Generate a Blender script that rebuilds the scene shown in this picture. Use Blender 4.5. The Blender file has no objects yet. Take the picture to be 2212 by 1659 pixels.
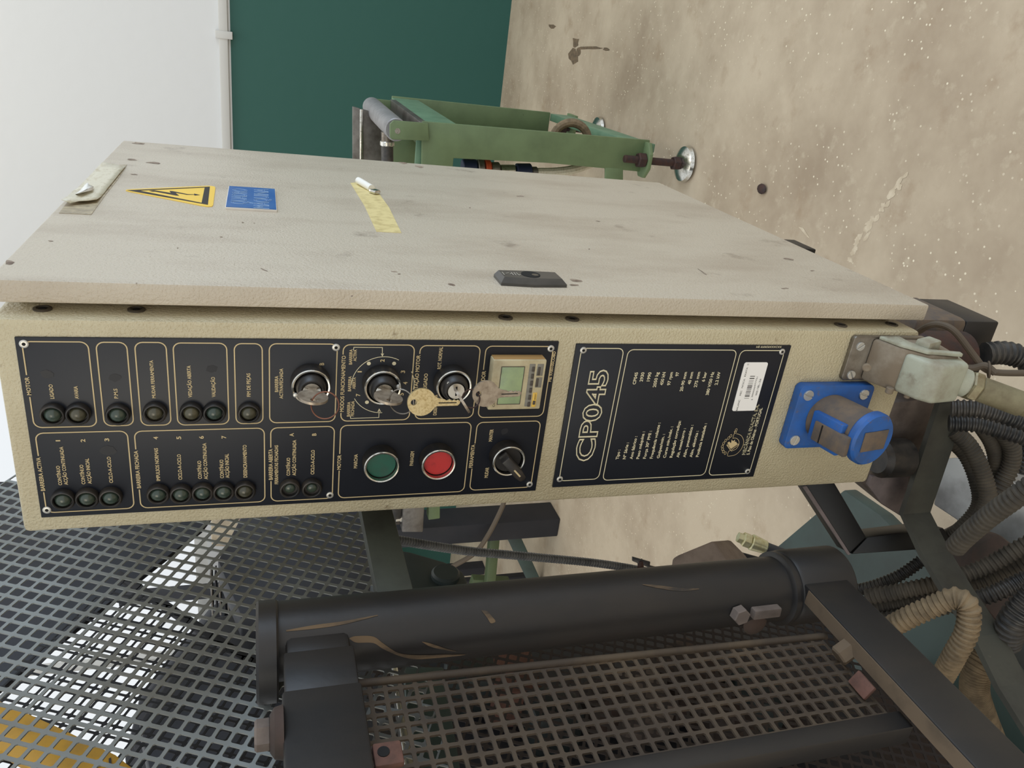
import bpy, bmesh, math, random
from mathutils import Vector, Matrix
random.seed(7)
C = bpy.context.scene.collection
S = bpy.context.scene
# ---------------------------------------------------------------- camera (phone held sideways, image turned 90 degrees)
FPX = 1671.24
CAM = Vector((0.39299, -0.56897, 1.45278))
PITCH, YAW, ROLL = 0.310667, 0.442594, 0.009910
def _axes():
    cy, sy, cp, sp, cr, sr = math.cos(YAW), math.sin(YAW), math.cos(PITCH), math.sin(PITCH), math.cos(ROLL), math.sin(ROLL)
    right = Vector((cy, sy, 0)); f0 = Vector((-sy, cy, 0)); up = Vector((0, 0, 1))
    fwd = cp*f0 - sp*up; down = -(cp*up + sp*f0)
    return cr*right + sr*down, -sr*right + cr*down, fwd
AR, AD, AF = _axes()
cam = bpy.data.cameras.new('camera'); co = bpy.data.objects.new('camera', cam); C.objects.link(co)
cam.sensor_fit = 'HORIZONTAL'; cam.sensor_width = 36; cam.lens = 36*FPX/2212; cam.clip_start = 0.02; cam.clip_end = 200
co.matrix_world = Matrix(((AD.x, AR.x, -AF.x, CAM.x), (AD.y, AR.y, -AF.y, CAM.y), (AD.z, AR.z, -AF.z, CAM.z), (0, 0, 0, 1)))
S.camera = co
def ray(px, py):
    return AR*((1659-py-829.5)/FPX) + AD*((px-1106)/FPX) + AF
def at(px, py, axis, val):
    "point of the plane axis=val seen at a photo pixel"
    d = ray(px, py); return CAM + d*((val-CAM[axis])/d[axis])
def away(px, py, t):
    return CAM + ray(px, py)*t
# ---------------------------------------------------------------- light
W = bpy.data.worlds.new('sky'); S.world = W; W.use_nodes = True
bg = W.node_tree.nodes['Background']; bg.inputs[0].default_value = (0.93, 0.97, 1.0, 1); bg.inputs[1].default_value = 0.95
def area(name, loc, target, sx, sy, power, col):
    l = bpy.data.lights.new(name, 'AREA'); l.shape = 'RECTANGLE'; l.size = sx; l.size_y = sy; l.energy = power; l.color = col
    o = bpy.data.objects.new(name, l); C.objects.link(o); o.location = loc
    o.rotation_euler = (Vector(target)-Vector(loc)).to_track_quat('-Z', 'Y').to_euler(); return o
area('cool_side_fill', (4.2, 1.0, 2.5), (0.1, 0.4, 1.3), 2.4, 2.2, 78, (0.60, 0.78, 1.0))  # unseen cool fill, added and set low to favour the door face
area('warm_front_fill', (-1.5, -5.0, 3.0), (0, 0, 1), 2.5, 2.5, 58, (1.0, 0.87, 0.64))  # warm fill added behind the camera for highlights on the panel edges
area('far_floor_fill', (0.4, 3.0, 4.9), (0.4, 3.2, 0), 3.0, 1.4, 42, (1.0, 0.95, 0.84))  # added overhead fill, brightens the floor near the back wall
S.view_settings.view_transform = 'Standard'; S.view_settings.look = 'None'; S.view_settings.gamma = 1; S.view_settings.exposure = 0.0
S.view_settings.use_curve_mapping = False

# ---------------------------------------------------------------- materials
def lin(c):
    return tuple(((v/255)/12.92 if v/255 <= 0.04045 else ((v/255+0.055)/1.055)**2.4) for v in c) + (1,)
MATS = {}
def mat(name, c, rough=0.5, metal=0.0, c2=None, scale=8.0, lo=0.4, hi=0.65, stretch=(1, 1, 1), bump=0.0, bscale=300.0, bdist=0.001,
        spec=0.5, c3=None, s3=60.0, lo3=0.66, hi3=0.72, coat=0.0, alpha=None, detail=6.0):
    m = bpy.data.materials.new(name); m.use_nodes = True; nt = m.node_tree; N = nt.nodes; L = nt.links
    b = N['Principled BSDF']; b.inputs['Base Color'].default_value = lin(c); b.inputs['Roughness'].default_value = rough
    b.inputs['Metallic'].default_value = metal; b.inputs['Specular IOR Level'].default_value = spec; b.inputs['Coat Weight'].default_value = coat
    g = N.new('ShaderNodeNewGeometry'); src = g.outputs['Position']
    if c2 is not None or c3 is not None:
        mp = N.new('ShaderNodeMapping'); mp.inputs['Scale'].default_value = stretch; L.new(src, mp.inputs[0])
        col = None
        def layer(prev, cc, sc, l, h, vec):
            n = N.new('ShaderNodeTexNoise'); n.inputs['Scale'].default_value = sc; n.inputs['Detail'].default_value = detail; n.inputs['Roughness'].default_value = 0.62
            L.new(vec, n.inputs['Vector'])
            r = N.new('ShaderNodeMapRange'); r.inputs['From Min'].default_value = l; r.inputs['From Max'].default_value = h; L.new(n.outputs[0], r.inputs[0])
            mx = N.new('ShaderNodeMix'); mx.data_type = 'RGBA'; L.new(r.outputs[0], mx.inputs[0])
            if prev is None: mx.inputs[6].default_value = lin(c)
            else: L.new(prev, mx.inputs[6])
            mx.inputs[7].default_value = lin(cc); return mx.outputs[2]
        if c2 is not None: col = layer(None, c2, scale, lo, hi, mp.outputs[0])
        if c3 is not None: col = layer(col, c3, s3, lo3, hi3, src)
        L.new(col, b.inputs['Base Color'])
    if bump > 0:
        n = N.new('ShaderNodeTexNoise'); n.inputs['Scale'].default_value = bscale; n.inputs['Detail'].default_value = 3; L.new(src, n.inputs['Vector'])
        bp = N.new('ShaderNodeBump'); bp.inputs['Strength'].default_value = bump; bp.inputs['Distance'].default_value = bdist
        L.new(n.outputs[0], bp.inputs['Height']); L.new(bp.outputs[0], b.inputs['Normal'])
    MATS[name] = m; return m
cream = mat('cream_paint', (200, 189, 158), 0.34, c2=(180, 166, 134), scale=7, lo=0.42, hi=0.75, bump=0.7, bscale=480, bdist=0.0022, c3=(128, 108, 80), s3=44, lo3=0.64, hi3=0.78)
door_m = mat('door_cream_cool_lit', (196, 185, 166), 0.36, c2=(168, 153, 134), scale=4.0, lo=0.46, hi=0.80, stretch=(1, 3, 1), bump=0.6, bscale=480, bdist=0.0018, c3=(120, 104, 90), s3=15, lo3=0.62, hi3=0.80)  # body's cream greyed to carry cool light; brown streaks are dirt
plate_m = mat('plate_black', (25, 28, 36), 0.42, c2=(32, 35, 42), scale=9, lo=0.4, hi=0.8, spec=0.38)
screw_m = mat('dull_screw', (88, 80, 68), 0.6, 0.2)
sign_ink = mat('sign_engraving', (158, 190, 222), 0.5)
scuff_m = mat('scuff_brown', (112, 94, 80), 0.7, c2=(160, 144, 126), scale=160, lo=0.4, hi=0.6)
smudge_m = mat('smudge', (16, 18, 26), 0.5)
ink = mat('cream_ink', (205, 184, 140), 0.6)
ink_light = mat('pale_ink', (222, 212, 178), 0.6)
lock_m = mat('lock_plastic', (80, 78, 75), 0.30, c2=(70, 69, 67), scale=60)
black_pl = mat('black_plastic', (34, 32, 31), 0.42, c2=(70, 62, 54), scale=40, lo=0.45, hi=0.8)
lens_g = mat('green_smoked_lens', (52, 66, 58), 0.22, c2=(66, 74, 62), scale=90, spec=0.6)
lens_y = mat('amber_smoked_lens', (78, 74, 56), 0.25, c2=(62, 62, 50), scale=90, spec=0.6)
chrome = mat('chrome', (215, 213, 205), 0.22, 1.0, c2=(150, 142, 128), scale=120, lo=0.5, hi=0.75)
steel = mat('dull_steel', (150, 145, 136), 0.42, 0.9, c2=(96, 86, 76), scale=26, lo=0.42, hi=0.7, bump=0.2, bscale=200)
keysteel = mat('key_nickel', (178, 165, 148), 0.38, 0.6, c2=(140, 126, 110), scale=160, lo=0.4, hi=0.7)
brass = mat('key_brass', (222, 204, 158), 0.30, 0.7, c2=(190, 166, 116), scale=500, lo=0.45, hi=0.65)
copper = mat('copper_wire', (124, 84, 68), 0.45, 0.7)
green_btn = mat('green_cap', (30, 92, 74), 0.5, c2=(44, 84, 70), scale=80)
red_btn = mat('red_cap', (192, 48, 48), 0.5, c2=(150, 36, 40), scale=90, lo=0.5, hi=0.7)
beige_pl = mat('beige_plastic', (196, 184, 150), 0.5, c2=(160, 142, 108), scale=60, lo=0.45, hi=0.75)
beige_side = mat('beige_side', (170, 134, 84), 0.5)
lcd = mat('lcd_glass', (160, 178, 134), 0.25, c2=(140, 156, 126), scale=50)
grey_btn = mat('grey_key', (126, 122, 112), 0.5)
dark_btn = mat('dark_key', (74, 66, 58), 0.5)
yellow_pl = mat('yellow_plastic', (226, 186, 84), 0.5)
white_lbl = mat('white_label', (246, 244, 240), 0.55)
ink_blk = mat('black_ink', (52, 48, 46), 0.7)
alu = mat('rivet_aluminium', (205, 203, 196), 0.35, 0.6)
dark = mat('dark_hole', (12, 11, 11), 0.8)
blue_pl = mat('socket_blue', (38, 94, 168), 0.5, c2=(48, 84, 138), scale=50, lo=0.42, hi=0.7, c3=(98, 88, 80), s3=110, lo3=0.60, hi3=0.74)
dust_pl = mat('dusty_plastic', (112, 96, 80), 0.85, c2=(92, 84, 78), scale=70)
blue_sign = mat('sign_blue', (30, 92, 160), 0.4, c2=(60, 108, 168), scale=20)
sign_core = mat('sign_white_edge', (235, 228, 218), 0.5)
yel_sign = mat('sign_yellow', (246, 206, 84), 0.45)
cast_l = mat('dusty_casting_light', (152, 138, 128), 0.85, c2=(112, 100, 92), scale=16, lo=0.42, hi=0.68, bump=0.3, bscale=160)
tape_m = mat('old_tape', (218, 211, 188), 0.35, c2=(186, 172, 140), scale=70, lo=0.50, hi=0.72, stretch=(1, 1, 3))
tape_y = mat('yellowed_paper', (222, 206, 148), 0.6, c2=(190, 172, 116), scale=90, lo=0.45, hi=0.7)
tape_edge = mat('tape_adhesive', (150, 138, 116), 0.4, c2=(190, 176, 146), scale=110)
paper_w = mat('paper_white', (240, 238, 230), 0.6)
plug_grey = mat('plug_grey', (168, 170, 152), 0.55, c2=(142, 136, 118), scale=38, lo=0.42, hi=0.70, bump=0.2, bscale=250, c3=(112, 98, 80), s3=24, lo3=0.60, hi3=0.74)
plug_dusty = mat('plug_dusty', (122, 108, 90), 0.8, c2=(146, 136, 120), scale=40, lo=0.45, hi=0.7)
olive = mat('olive_conduit', (128, 120, 92), 0.7, c2=(108, 98, 74), scale=50, bump=0.3, bscale=300)
gland_g = mat('gland_metal', (150, 142, 112), 0.45, 0.4, c2=(116, 98, 72), scale=60)
hose_d = mat('conduit_black', (40, 40, 40), 0.5, c2=(84, 78, 70), scale=30, lo=0.4, hi=0.75)
hose_r = mat('conduit_ridged_grey', (112, 112, 110), 0.4, c2=(84, 84, 84), scale=60)
web_m = mat('stand_green_olive', (80, 94, 60), 0.55, c2=(70, 82, 52), scale=9)
hose_g = mat('conduit_grey_dusty', (82, 75, 64), 0.8, c2=(62, 57, 50), scale=40)
hose_b = mat('conduit_brown_dusty', (128, 110, 84), 0.85, c2=(98, 84, 64), scale=60)
black_metal = mat('black_painted_steel', (36, 35, 35), 0.46, c2=(56, 49, 43), scale=9, lo=0.42, hi=0.75, stretch=(1, 1, 0.35), bump=0.15, bscale=120, c3=(122, 98, 70), s3=16, lo3=0.70, hi3=0.80)
tube_dust = mat('tube_dust', (112, 92, 68), 0.8, c2=(58, 52, 46), scale=70, lo=0.45, hi=0.66, stretch=(1, 1, 0.25))
dust_top = mat('dust_on_steel', (106, 90, 72), 0.9, c2=(84, 72, 58), scale=30, lo=0.5, hi=0.75)
grey_bar = mat('grey_green_bar', (74, 78, 70), 0.6, c2=(54, 54, 52), scale=14, lo=0.45, hi=0.7, bump=0.35, bscale=90, c3=(30, 33, 36), s3=9, lo3=0.58, hi3=0.62)
bracket_m = mat('bracket_grey', (70, 70, 62), 0.65, c2=(50, 48, 44), scale=16, lo=0.42, hi=0.7, bump=0.25, bscale=120, c3=(120, 116, 92), s3=60, lo3=0.70, hi3=0.78)
mesh_m = mat('mesh_grey_paint', (132, 137, 136), 0.5, c2=(104, 102, 94), scale=5, lo=0.4, hi=0.65)
mesh_d = mat('mesh_dark', (20, 20, 24), 0.7)
lower_mesh_m = mat('lower_mesh_brown', (48, 40, 36), 0.8)
deep_black = mat('black_bar', (20, 20, 20), 0.5)
gate_mesh_m = mat('gate_mesh_brown', (66, 55, 44), 0.75, c2=(86, 72, 55), scale=18, lo=0.45, hi=0.7)
press_m = mat('press_navy', (27, 29, 36), 0.6, c2=(36, 36, 42), scale=6)
teal_m = mat('teal_paint', (58, 74, 69), 0.55, c2=(48, 57, 53), scale=6, lo=0.45, hi=0.7)
teal_dk = mat('teal_dark', (40, 50, 50), 0.55, c2=(28, 34, 36), scale=6)
rust_m = mat('rusty_iron', (66, 51, 44), 0.8, c2=(48, 41, 36), scale=22, lo=0.42, hi=0.65, bump=0.5, bscale=90)
rust_red = mat('red_rust', (112, 78, 66), 0.85, c2=(86, 62, 53), scale=60, bump=0.4, bscale=200)
ledge_m = mat('mauve_dust_lit_edge', (128, 116, 114), 0.9, c2=(106, 96, 94), scale=30)  # dust on the ledge; also colours the angle bar's lit edge
cast_m = mat('dusty_casting', (116, 104, 96), 0.85, c2=(74, 64, 58), scale=16, lo=0.4, hi=0.66, bump=0.3, bscale=160)
yellow_m = mat('yellow_paint', (202, 152, 44), 0.5, c2=(176, 134, 50), scale=24, lo=0.45, hi=0.7, bump=0.2, bscale=150)
green_m = mat('stand_green', (108, 126, 88), 0.5, c2=(94, 110, 76), scale=9, lo=0.42, hi=0.7, c3=(62, 66, 46), s3=26, lo3=0.70, hi3=0.76)
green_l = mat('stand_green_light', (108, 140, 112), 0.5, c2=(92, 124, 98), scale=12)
roller_m = mat('roller_steel', (156, 154, 154), 0.45, 0.3, c2=(134, 132, 132), scale=30)
galv = mat('raw_steel_plate', (128, 124, 118), 0.45, 0.7, c2=(92, 86, 80), scale=14, lo=0.4, hi=0.66)
rust_rod = mat('rusty_thread', (74, 50, 42), 0.7, 0.3, c2=(56, 46, 44), scale=60, bump=0.6, bscale=260)
red_m = mat('valve_orange', (196, 82, 42), 0.5)
navy_m = mat('valve_navy', (34, 44, 72), 0.45)
tan_m = mat('tan_cover', (178, 164, 140), 0.8, c2=(150, 136, 114), scale=14)
crate_m = mat('crate_blue', (52, 84, 134), 0.5)
white_trim = mat('trunking_white', (196, 194, 188), 0.5)
zinc = mat('zinc_yellow_fitting', (222, 218, 180), 0.30, 0.5, c2=(190, 178, 126), scale=60)
rubber = mat('hose_rubber', (58, 58, 60), 0.6)
tray_m = mat('tray_steel', (150, 150, 148), 0.35, 0.5, c2=(112, 110, 108), scale=9)
cable_m = mat('grey_cable', (92, 80, 66), 0.75)
pale_mark = mat('floor_pale_mark', (208, 193, 168), 0.8, c2=(190, 173, 147), scale=40, lo=0.35, hi=0.6)
grime = mat('floor_grime', (92, 78, 60), 0.8, c2=(120, 100, 76), scale=60)

def wall_mat():
    m = bpy.data.materials.new('painted_wall'); m.use_nodes = True; nt = m.node_tree; N = nt.nodes; L = nt.links; b = N['Principled BSDF']
    g = N.new('ShaderNodeNewGeometry'); sp = N.new('ShaderNodeSeparateXYZ'); L.new(g.outputs['Position'], sp.inputs[0])
    r = N.new('ShaderNodeMath'); r.operation = 'GREATER_THAN'; r.inputs[1].default_value = 1.612; L.new(sp.outputs[2], r.inputs[0])
    mx = N.new('ShaderNodeMix'); mx.data_type = 'RGBA'; mx.inputs[6].default_value = lin((34, 82, 72)); mx.inputs[7].default_value = lin((212, 212, 210))
    L.new(r.outputs[0], mx.inputs[0]); L.new(mx.outputs[2], b.inputs['Base Color']); b.inputs['Roughness'].default_value = 0.6
    n = N.new('ShaderNodeTexNoise'); n.inputs['Scale'].default_value = 14; L.new(g.outputs['Position'], n.inputs['Vector'])
    bp = N.new('ShaderNodeBump'); bp.inputs['Strength'].default_value = 0.15; bp.inputs['Distance'].default_value = 0.01; L.new(n.outputs[0], bp.inputs['Height']); L.new(bp.outputs[0], b.inputs['Normal'])
    return m
def floor_mat():
    m = bpy.data.materials.new('worn_concrete'); m.use_nodes = True; nt = m.node_tree; N = nt.nodes; L = nt.links; b = N['Principled BSDF']
    g = N.new('ShaderNodeNewGeometry'); P = g.outputs['Position']
    def noise(sc, det=6, vec=P):
        n = N.new('ShaderNodeTexNoise'); n.inputs['Scale'].default_value = sc; n.inputs['Detail'].default_value = det; n.inputs['Roughness'].default_value = 0.65; L.new(vec, n.inputs['Vector']); return n.outputs[0]
    def rng(v, a, b_):
        r = N.new('ShaderNodeMapRange'); r.inputs['From Min'].default_value = a; r.inputs['From Max'].default_value = b_; L.new(v, r.inputs[0]); return r.outputs[0]
    def mix(f, a, b_):
        x = N.new('ShaderNodeMix'); x.data_type = 'RGBA'; L.new(f, x.inputs[0])
        if isinstance(a, tuple): x.inputs[6].default_value = a
        else: L.new(a, x.inputs[6])
        x.inputs[7].default_value = b_; return x.outputs[2]
    c = mix(rng(noise(1.1), 0.40, 0.62), lin((193, 176, 151)), lin((158, 139, 116)))
    c = mix(rng(noise(6), 0.56, 0.86), c, lin((146, 120, 92)))
    c = mix(rng(noise(18, 9), 0.56, 0.80), c, lin((196, 181, 156)))
    v = N.new('ShaderNodeTexVoronoi'); v.inputs['Scale'].default_value = 62; v.inputs['Randomness'].default_value = 1.0; L.new(P, v.inputs['Vector'])
    lt = N.new('ShaderNodeMath'); lt.operation = 'LESS_THAN'; L.new(v.outputs['Distance'], lt.inputs[0]); lt.inputs[1].default_value = 0.17
    sc = N.new('ShaderNodeSeparateColor'); L.new(v.outputs['Color'], sc.inputs[0]); g2 = N.new('ShaderNodeMath'); g2.operation = 'GREATER_THAN'; g2.inputs[1].default_value = 0.62; L.new(sc.outputs[0], g2.inputs[0])
    ml = N.new('ShaderNodeMath'); ml.operation = 'MULTIPLY'; L.new(lt.outputs[0], ml.inputs[0]); L.new(g2.outputs[0], ml.inputs[1])
    ml2 = N.new('ShaderNodeMath'); ml2.operation = 'MULTIPLY'; L.new(ml.outputs[0], ml2.inputs[0]); L.new(rng(noise(2.2), 0.40, 0.55), ml2.inputs[1])
    c = mix(ml2.outputs[0], c, lin((226, 214, 188)))
    L.new(c, b.inputs['Base Color']); b.inputs['Roughness'].default_value = 0.5
    bp = N.new('ShaderNodeBump'); bp.inputs['Strength'].default_value = 0.25; bp.inputs['Distance'].default_value = 0.004; L.new(noise(60), bp.inputs['Height']); L.new(bp.outputs[0], b.inputs['Normal'])
    return m
def glass_mat():
    m = bpy.data.materials.new('window_glass'); m.use_nodes = True; nt = m.node_tree; N = nt.nodes; L = nt.links
    out = N['Material Output']; N.remove(N['Principled BSDF'])
    t = N.new('ShaderNodeBsdfTransparent'); gl = N.new('ShaderNodeBsdfGlossy'); gl.inputs['Roughness'].default_value = 0.02
    mx = N.new('ShaderNodeMixShader'); mx.inputs[0].default_value = 0.04; L.new(t.outputs[0], mx.inputs[1]); L.new(gl.outputs[0], mx.inputs[2]); L.new(mx.outputs[0], out.inputs[0])
    return m
wall_m, floor_m, glass_m = wall_mat(), floor_mat(), glass_mat()

# ---------------------------------------------------------------- mesh helpers
class MB:
    def __init__(s): s.v = []; s.f = []
    def add(s, vs, fs):
        o = len(s.v); s.v += [Vector(v) for v in vs]; s.f += [tuple(i+o for i in f) for f in fs]; return s
    def bm(s, bm, M=None):
        bm.verts.index_update()
        vs = [(M @ v.co) if M else v.co.copy() for v in bm.verts]; fs = [tuple(v.index for v in f.verts) for f in bm.faces]; bm.free(); return s.add(vs, fs)
    def box(s, c, size, bev=0.0, rot=None, seg=2):
        b = bmesh.new(); bmesh.ops.create_cube(b, size=1.0); bmesh.ops.scale(b, vec=Vector(size), verts=b.verts)
        if bev > 0: bmesh.ops.bevel(b, geom=list(b.edges), offset=bev, segments=seg, profile=0.5, affect='EDGES')
        M = Matrix.Translation(Vector(c))
        if rot is not None: M = M @ (rot.to_4x4() if hasattr(rot, 'to_4x4') else rot)
        return s.bm(b, M)
    def box2(s, a, b, bev=0.0):
        a = Vector(a); b = Vector(b); return s.box((a+b)/2, [abs(x) for x in (b-a)], bev)
    def prism(s, pts, vec, bev=0.0, seg=2):
        "extrude a planar polygon (3-D points) by vec"
        b = bmesh.new(); vs = [b.verts.new(Vector(p)) for p in pts]; f = b.faces.new(vs)
        r = bmesh.ops.extrude_face_region(b, geom=[f]); nv = [e for e in r['geom'] if isinstance(e, bmesh.types.BMVert)]
        bmesh.ops.translate(b, vec=Vector(vec), verts=nv); bmesh.ops.recalc_face_normals(b, faces=b.faces)
        if bev > 0: bmesh.ops.bevel(b, geom=list(b.edges), offset=bev, segments=seg, profile=0.5, affect='EDGES')
        return s.bm(b)
    def lathe(s, prof, org, axis, seg=24, caps=True):
        "prof: list of (radius, height) along axis"
        z = Vector(axis).normalized(); x = z.orthogonal().normalized(); y = z.cross(x); org = Vector(org); vs = []; fs = []
        for (r, h) in prof:
            for k in range(seg):
                a = 2*math.pi*k/seg; vs.append(org + z*h + (x*math.cos(a) + y*math.sin(a))*r)
        for i in range(len(prof)-1):
            for k in range(seg):
                k2 = (k+1) % seg; fs.append((i*seg+k, i*seg+k2, (i+1)*seg+k2, (i+1)*seg+k))
        if caps:
            fs.append(tuple(range(seg))[::-1]); fs.append(tuple((len(prof)-1)*seg+k for k in range(seg)))
        return s.add(vs, fs)
    def cyl(s, a, b, r, seg=20, r2=None, bev=0.0):
        a = Vector(a); b = Vector(b); h = (b-a).length; r2 = r if r2 is None else r2
        pr = [(r, 0), (r2, h)] if bev <= 0 else [(r-bev, 0), (r, bev), (r2, h-bev), (r2-bev, h)]
        return s.lathe(pr, a, b-a, seg)
    def hull(s, pts, bev=0.0):
        b = bmesh.new(); vs = [b.verts.new(Vector(p)) for p in pts]; r = bmesh.ops.convex_hull(b, input=vs); bmesh.ops.delete(b, geom=[v for v in b.verts if not v.link_faces], context='VERTS')
        if bev > 0: bmesh.ops.dissolve_limit(b, angle_limit=.05, verts=b.verts, edges=b.edges); bmesh.ops.bevel(b, geom=list(b.edges), offset=bev, segments=2, profile=.5, affect='EDGES')
        return s.bm(b)
    def hexa(s, a, b, r, bev=0.0): return s.cyl(a, b, r, 6, bev=bev)
    def tube(s, pts, r, seg=10, closed=False):
        "r: number or function of index"
        n = len(pts); pts = [Vector(p) for p in pts]; vs = []; fs = []; up = None
        for i, p in enumerate(pts):
            t = (pts[(i+1) % n]-pts[i-1]) if closed else (pts[min(i+1, n-1)]-pts[max(i-1, 0)])
            t.normalize()
            if up is None: up = t.orthogonal().normalized()
            up = (up - t*up.dot(t)).normalized(); w = t.cross(up); rr = r(i) if callable(r) else r
            for k in range(seg):
                a = 2*math.pi*k/seg; vs.append(p + (up*math.cos(a)+w*math.sin(a))*rr)
        m = n if closed else n-1
        for i in range(m):
            for k in range(seg):
                k2 = (k+1) % seg; j = (i+1) % n; fs.append((i*seg+k, i*seg+k2, j*seg+k2, j*seg+k))
        if not closed: fs.append(tuple(range(seg))[::-1]); fs.append(tuple((n-1)*seg+k for k in range(seg)))
        return s.add(vs, fs)
    def dome(s, org, axis, r, h, seg=20, rings=5):
        return s.lathe([(r*math.cos(i/rings*math.pi/2)+1e-5, h*math.sin(i/rings*math.pi/2)) for i in range(rings+1)], org, axis, seg)
def build(name, mb, m, parent=None, smooth=35, base=None):
    "ONE mesh object; world coordinates in, stored relative to its parent's base point"
    b = Vector(base) if base is not None else (Vector(parent['_b']) if parent is not None else Vector((0, 0, 0)))
    me = bpy.data.meshes.new(name); me.from_pydata([v-b for v in mb.v], [], mb.f); me.validate()
    ms = m if isinstance(m, (list, tuple)) else [m]
    for x in ms: me.materials.append(x)
    if smooth:
        me.polygons.foreach_set('use_smooth', [True]*len(me.polygons)); me.set_sharp_from_angle(angle=math.radians(smooth))
    me.update(); o = bpy.data.objects.new(name, me); C.objects.link(o)
    if parent is not None: o.parent = parent; o['_b'] = parent['_b']
    else: o.location = b; o['_b'] = list(b)
    return o
def thing(name, label, cat, loc, group=None):
    o = bpy.data.objects.new(name, None); C.objects.link(o); o.location = loc; o.empty_display_size = 0.02; o['_b'] = list(loc); tag(o, label, cat, group); return o
def tag(o, label, cat, group=None):
    o['label'] = label; o['category'] = cat
    if group: o['group'] = group
    return o
def struct(name, mb, m, smooth=0):
    o = build(name, mb, m, smooth=smooth); o['kind'] = 'structure'; return o
def spline(pts, n=12):
    "Catmull-Rom through points"
    P = [Vector(p) for p in pts]; P = [P[0]*2-P[1]] + P + [P[-1]*2-P[-2]]; out = []
    for i in range(1, len(P)-2):
        for k in range(n):
            t = k/n; a, b, c, d = P[i-1], P[i], P[i+1], P[i+2]
            out.append(0.5*((2*b)+(c-a)*t+(2*a-5*b+4*c-d)*t*t+(3*b-a-3*c+d)*t**3))
    out.append(P[-2]); return out
def resample(pts, step):
    out = [pts[0]]; acc = 0.0
    for a, b in zip(pts, pts[1:]):
        d = (b-a).length
        while acc + d >= step:
            t = (step-acc)/d; a = a.lerp(b, t); out.append(a); d = (b-a).length; acc = 0
        acc += d
    return out
def corrugated(pts, r, pitch=0.0042, depth=0.18, seg=12):
    q = resample(spline(pts, 20), pitch/4); prof = [1.0, 1.0, 1-depth, 1-depth]
    return MB().tube(q, lambda i: r*prof[i % 4], seg)
# perforated sheet: square holes, wires along da and db
def perforated(org, da, db, n, pitch, wire, thick, keep, rng):
    mb = MB(); org = Vector(org); h = (pitch-wire)/2; c = h*0.22; H = pitch/2
    inn = [(-h, -h+c), (-h+c, -h), (h-c, -h), (h, -h+c), (h, h-c), (h-c, h), (-h+c, h), (-h, h-c)]
    outr = [(-H, -H), (H, -H), (H, H), (-H, H)]
    F = [(0, 1, 6, 5), (0, 5, 4), (1, 2, 8, 7), (1, 7, 6), (2, 3, 10, 9), (2, 9, 8), (3, 0, 4, 11), (3, 11, 10)]
    for i in range(rng[0], rng[1]):
        for j in range(rng[2], rng[3]):
            ctr = org + da*(pitch*i) + db*(pitch*j)
            if not keep(ctr): continue
            top = [ctr + da*a + db*b for a, b in outr + inn]; bot = [p - n*thick for p in top[4:]]
            back = [p - n*thick for p in top[:4]]
            fs = [f for f in F]
            for k in range(8): k2 = (k+1) % 8; fs.append((4+k, 12+k, 12+k2, 4+k2))
            # back face
            m_ = {0: 20, 1: 21, 2: 22, 3: 23}; m_.update({4+k: 12+k for k in range(8)})
            fs += [tuple(m_[x] for x in reversed(f)) for f in F]
            mb.add(top + bot + back, fs)
    return mb
# text: flat lettering fitted to a measured box
def text_geo(s, bold=0.0, outline=0.0, align=None):
    cu = bpy.data.curves.new('t', 'FONT'); cu.body = s; cu.size = 1.0; cu.offset = bold; cu.resolution_u = 3
    if outline > 0: cu.fill_mode = 'NONE'; cu.bevel_depth = outline; cu.bevel_resolution = 0
    o = bpy.data.objects.new('t', cu); C.objects.link(o); bpy.context.view_layer.update()
    ev = o.evaluated_get(bpy.context.evaluated_depsgraph_get()); me = ev.to_mesh()
    vs = [v.co.copy() for v in me.vertices]; fs = [tuple(p.vertices) for p in me.polygons]; ev.to_mesh_clear()
    bpy.data.objects.remove(o); bpy.data.curves.remove(cu); return vs, fs
CAP = 0.70
def put_text(mb, s, p0, p1, cap, up, n, bold=0.012, outline=0.0, off=0.0):
    "baseline from p0 to p1, cap height in metres along up"
    vs, fs = text_geo(s, bold, outline)
    x0 = min(v.x for v in vs); x1 = max(v.x for v in vs); p0 = Vector(p0); p1 = Vector(p1); d = (p1-p0)
    k = 1.0/(x1-x0)
    mb.add([p0 + d*((v.x-x0)*k) + Vector(up)*(v.y/CAP*cap) + Vector(n)*(off + (v.z*0.02 if outline else 0)) for v in vs], fs)
def ribbon(mb, pts, w, n, closed=False, lift=0.0):
    "flat line of width w in the plane with normal n"
    P = [Vector(p) for p in pts]; n = Vector(n); N_ = len(P); L_ = []; R_ = []
    for i in range(N_):
        a = P[i-1] if (closed or i > 0) else P[i]; b = P[(i+1) % N_] if (closed or i < N_-1) else P[i]
        t1 = (P[i]-a); t2 = (b-P[i])
        t1 = t1.normalized() if t1.length > 1e-9 else t2.normalized(); t2 = t2.normalized() if t2.length > 1e-9 else t1
        t = (t1+t2).normalized(); s_ = n.cross(t); k = w/2/max(0.5, t.dot(t1))
        L_.append(P[i]+s_*k+n*lift); R_.append(P[i]-s_*k+n*lift)
    m = N_ if closed else N_-1
    mb.add(L_+R_, [(i, (i+1) % N_, N_+(i+1) % N_, N_+i) for i in range(m)])
def roundrect(x0, x1, z0, z1, r, seg=5):
    out = []
    for cx, cz, a0 in ((x1-r, z1-r, 0), (x0+r, z1-r, 90), (x0+r, z0+r, 180), (x1-r, z0+r, 270)):
        for k in range(seg+1):
            a = math.radians(a0+90*k/seg); out.append((cx+r*math.cos(a), cz+r*math.sin(a)))
    return out
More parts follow.
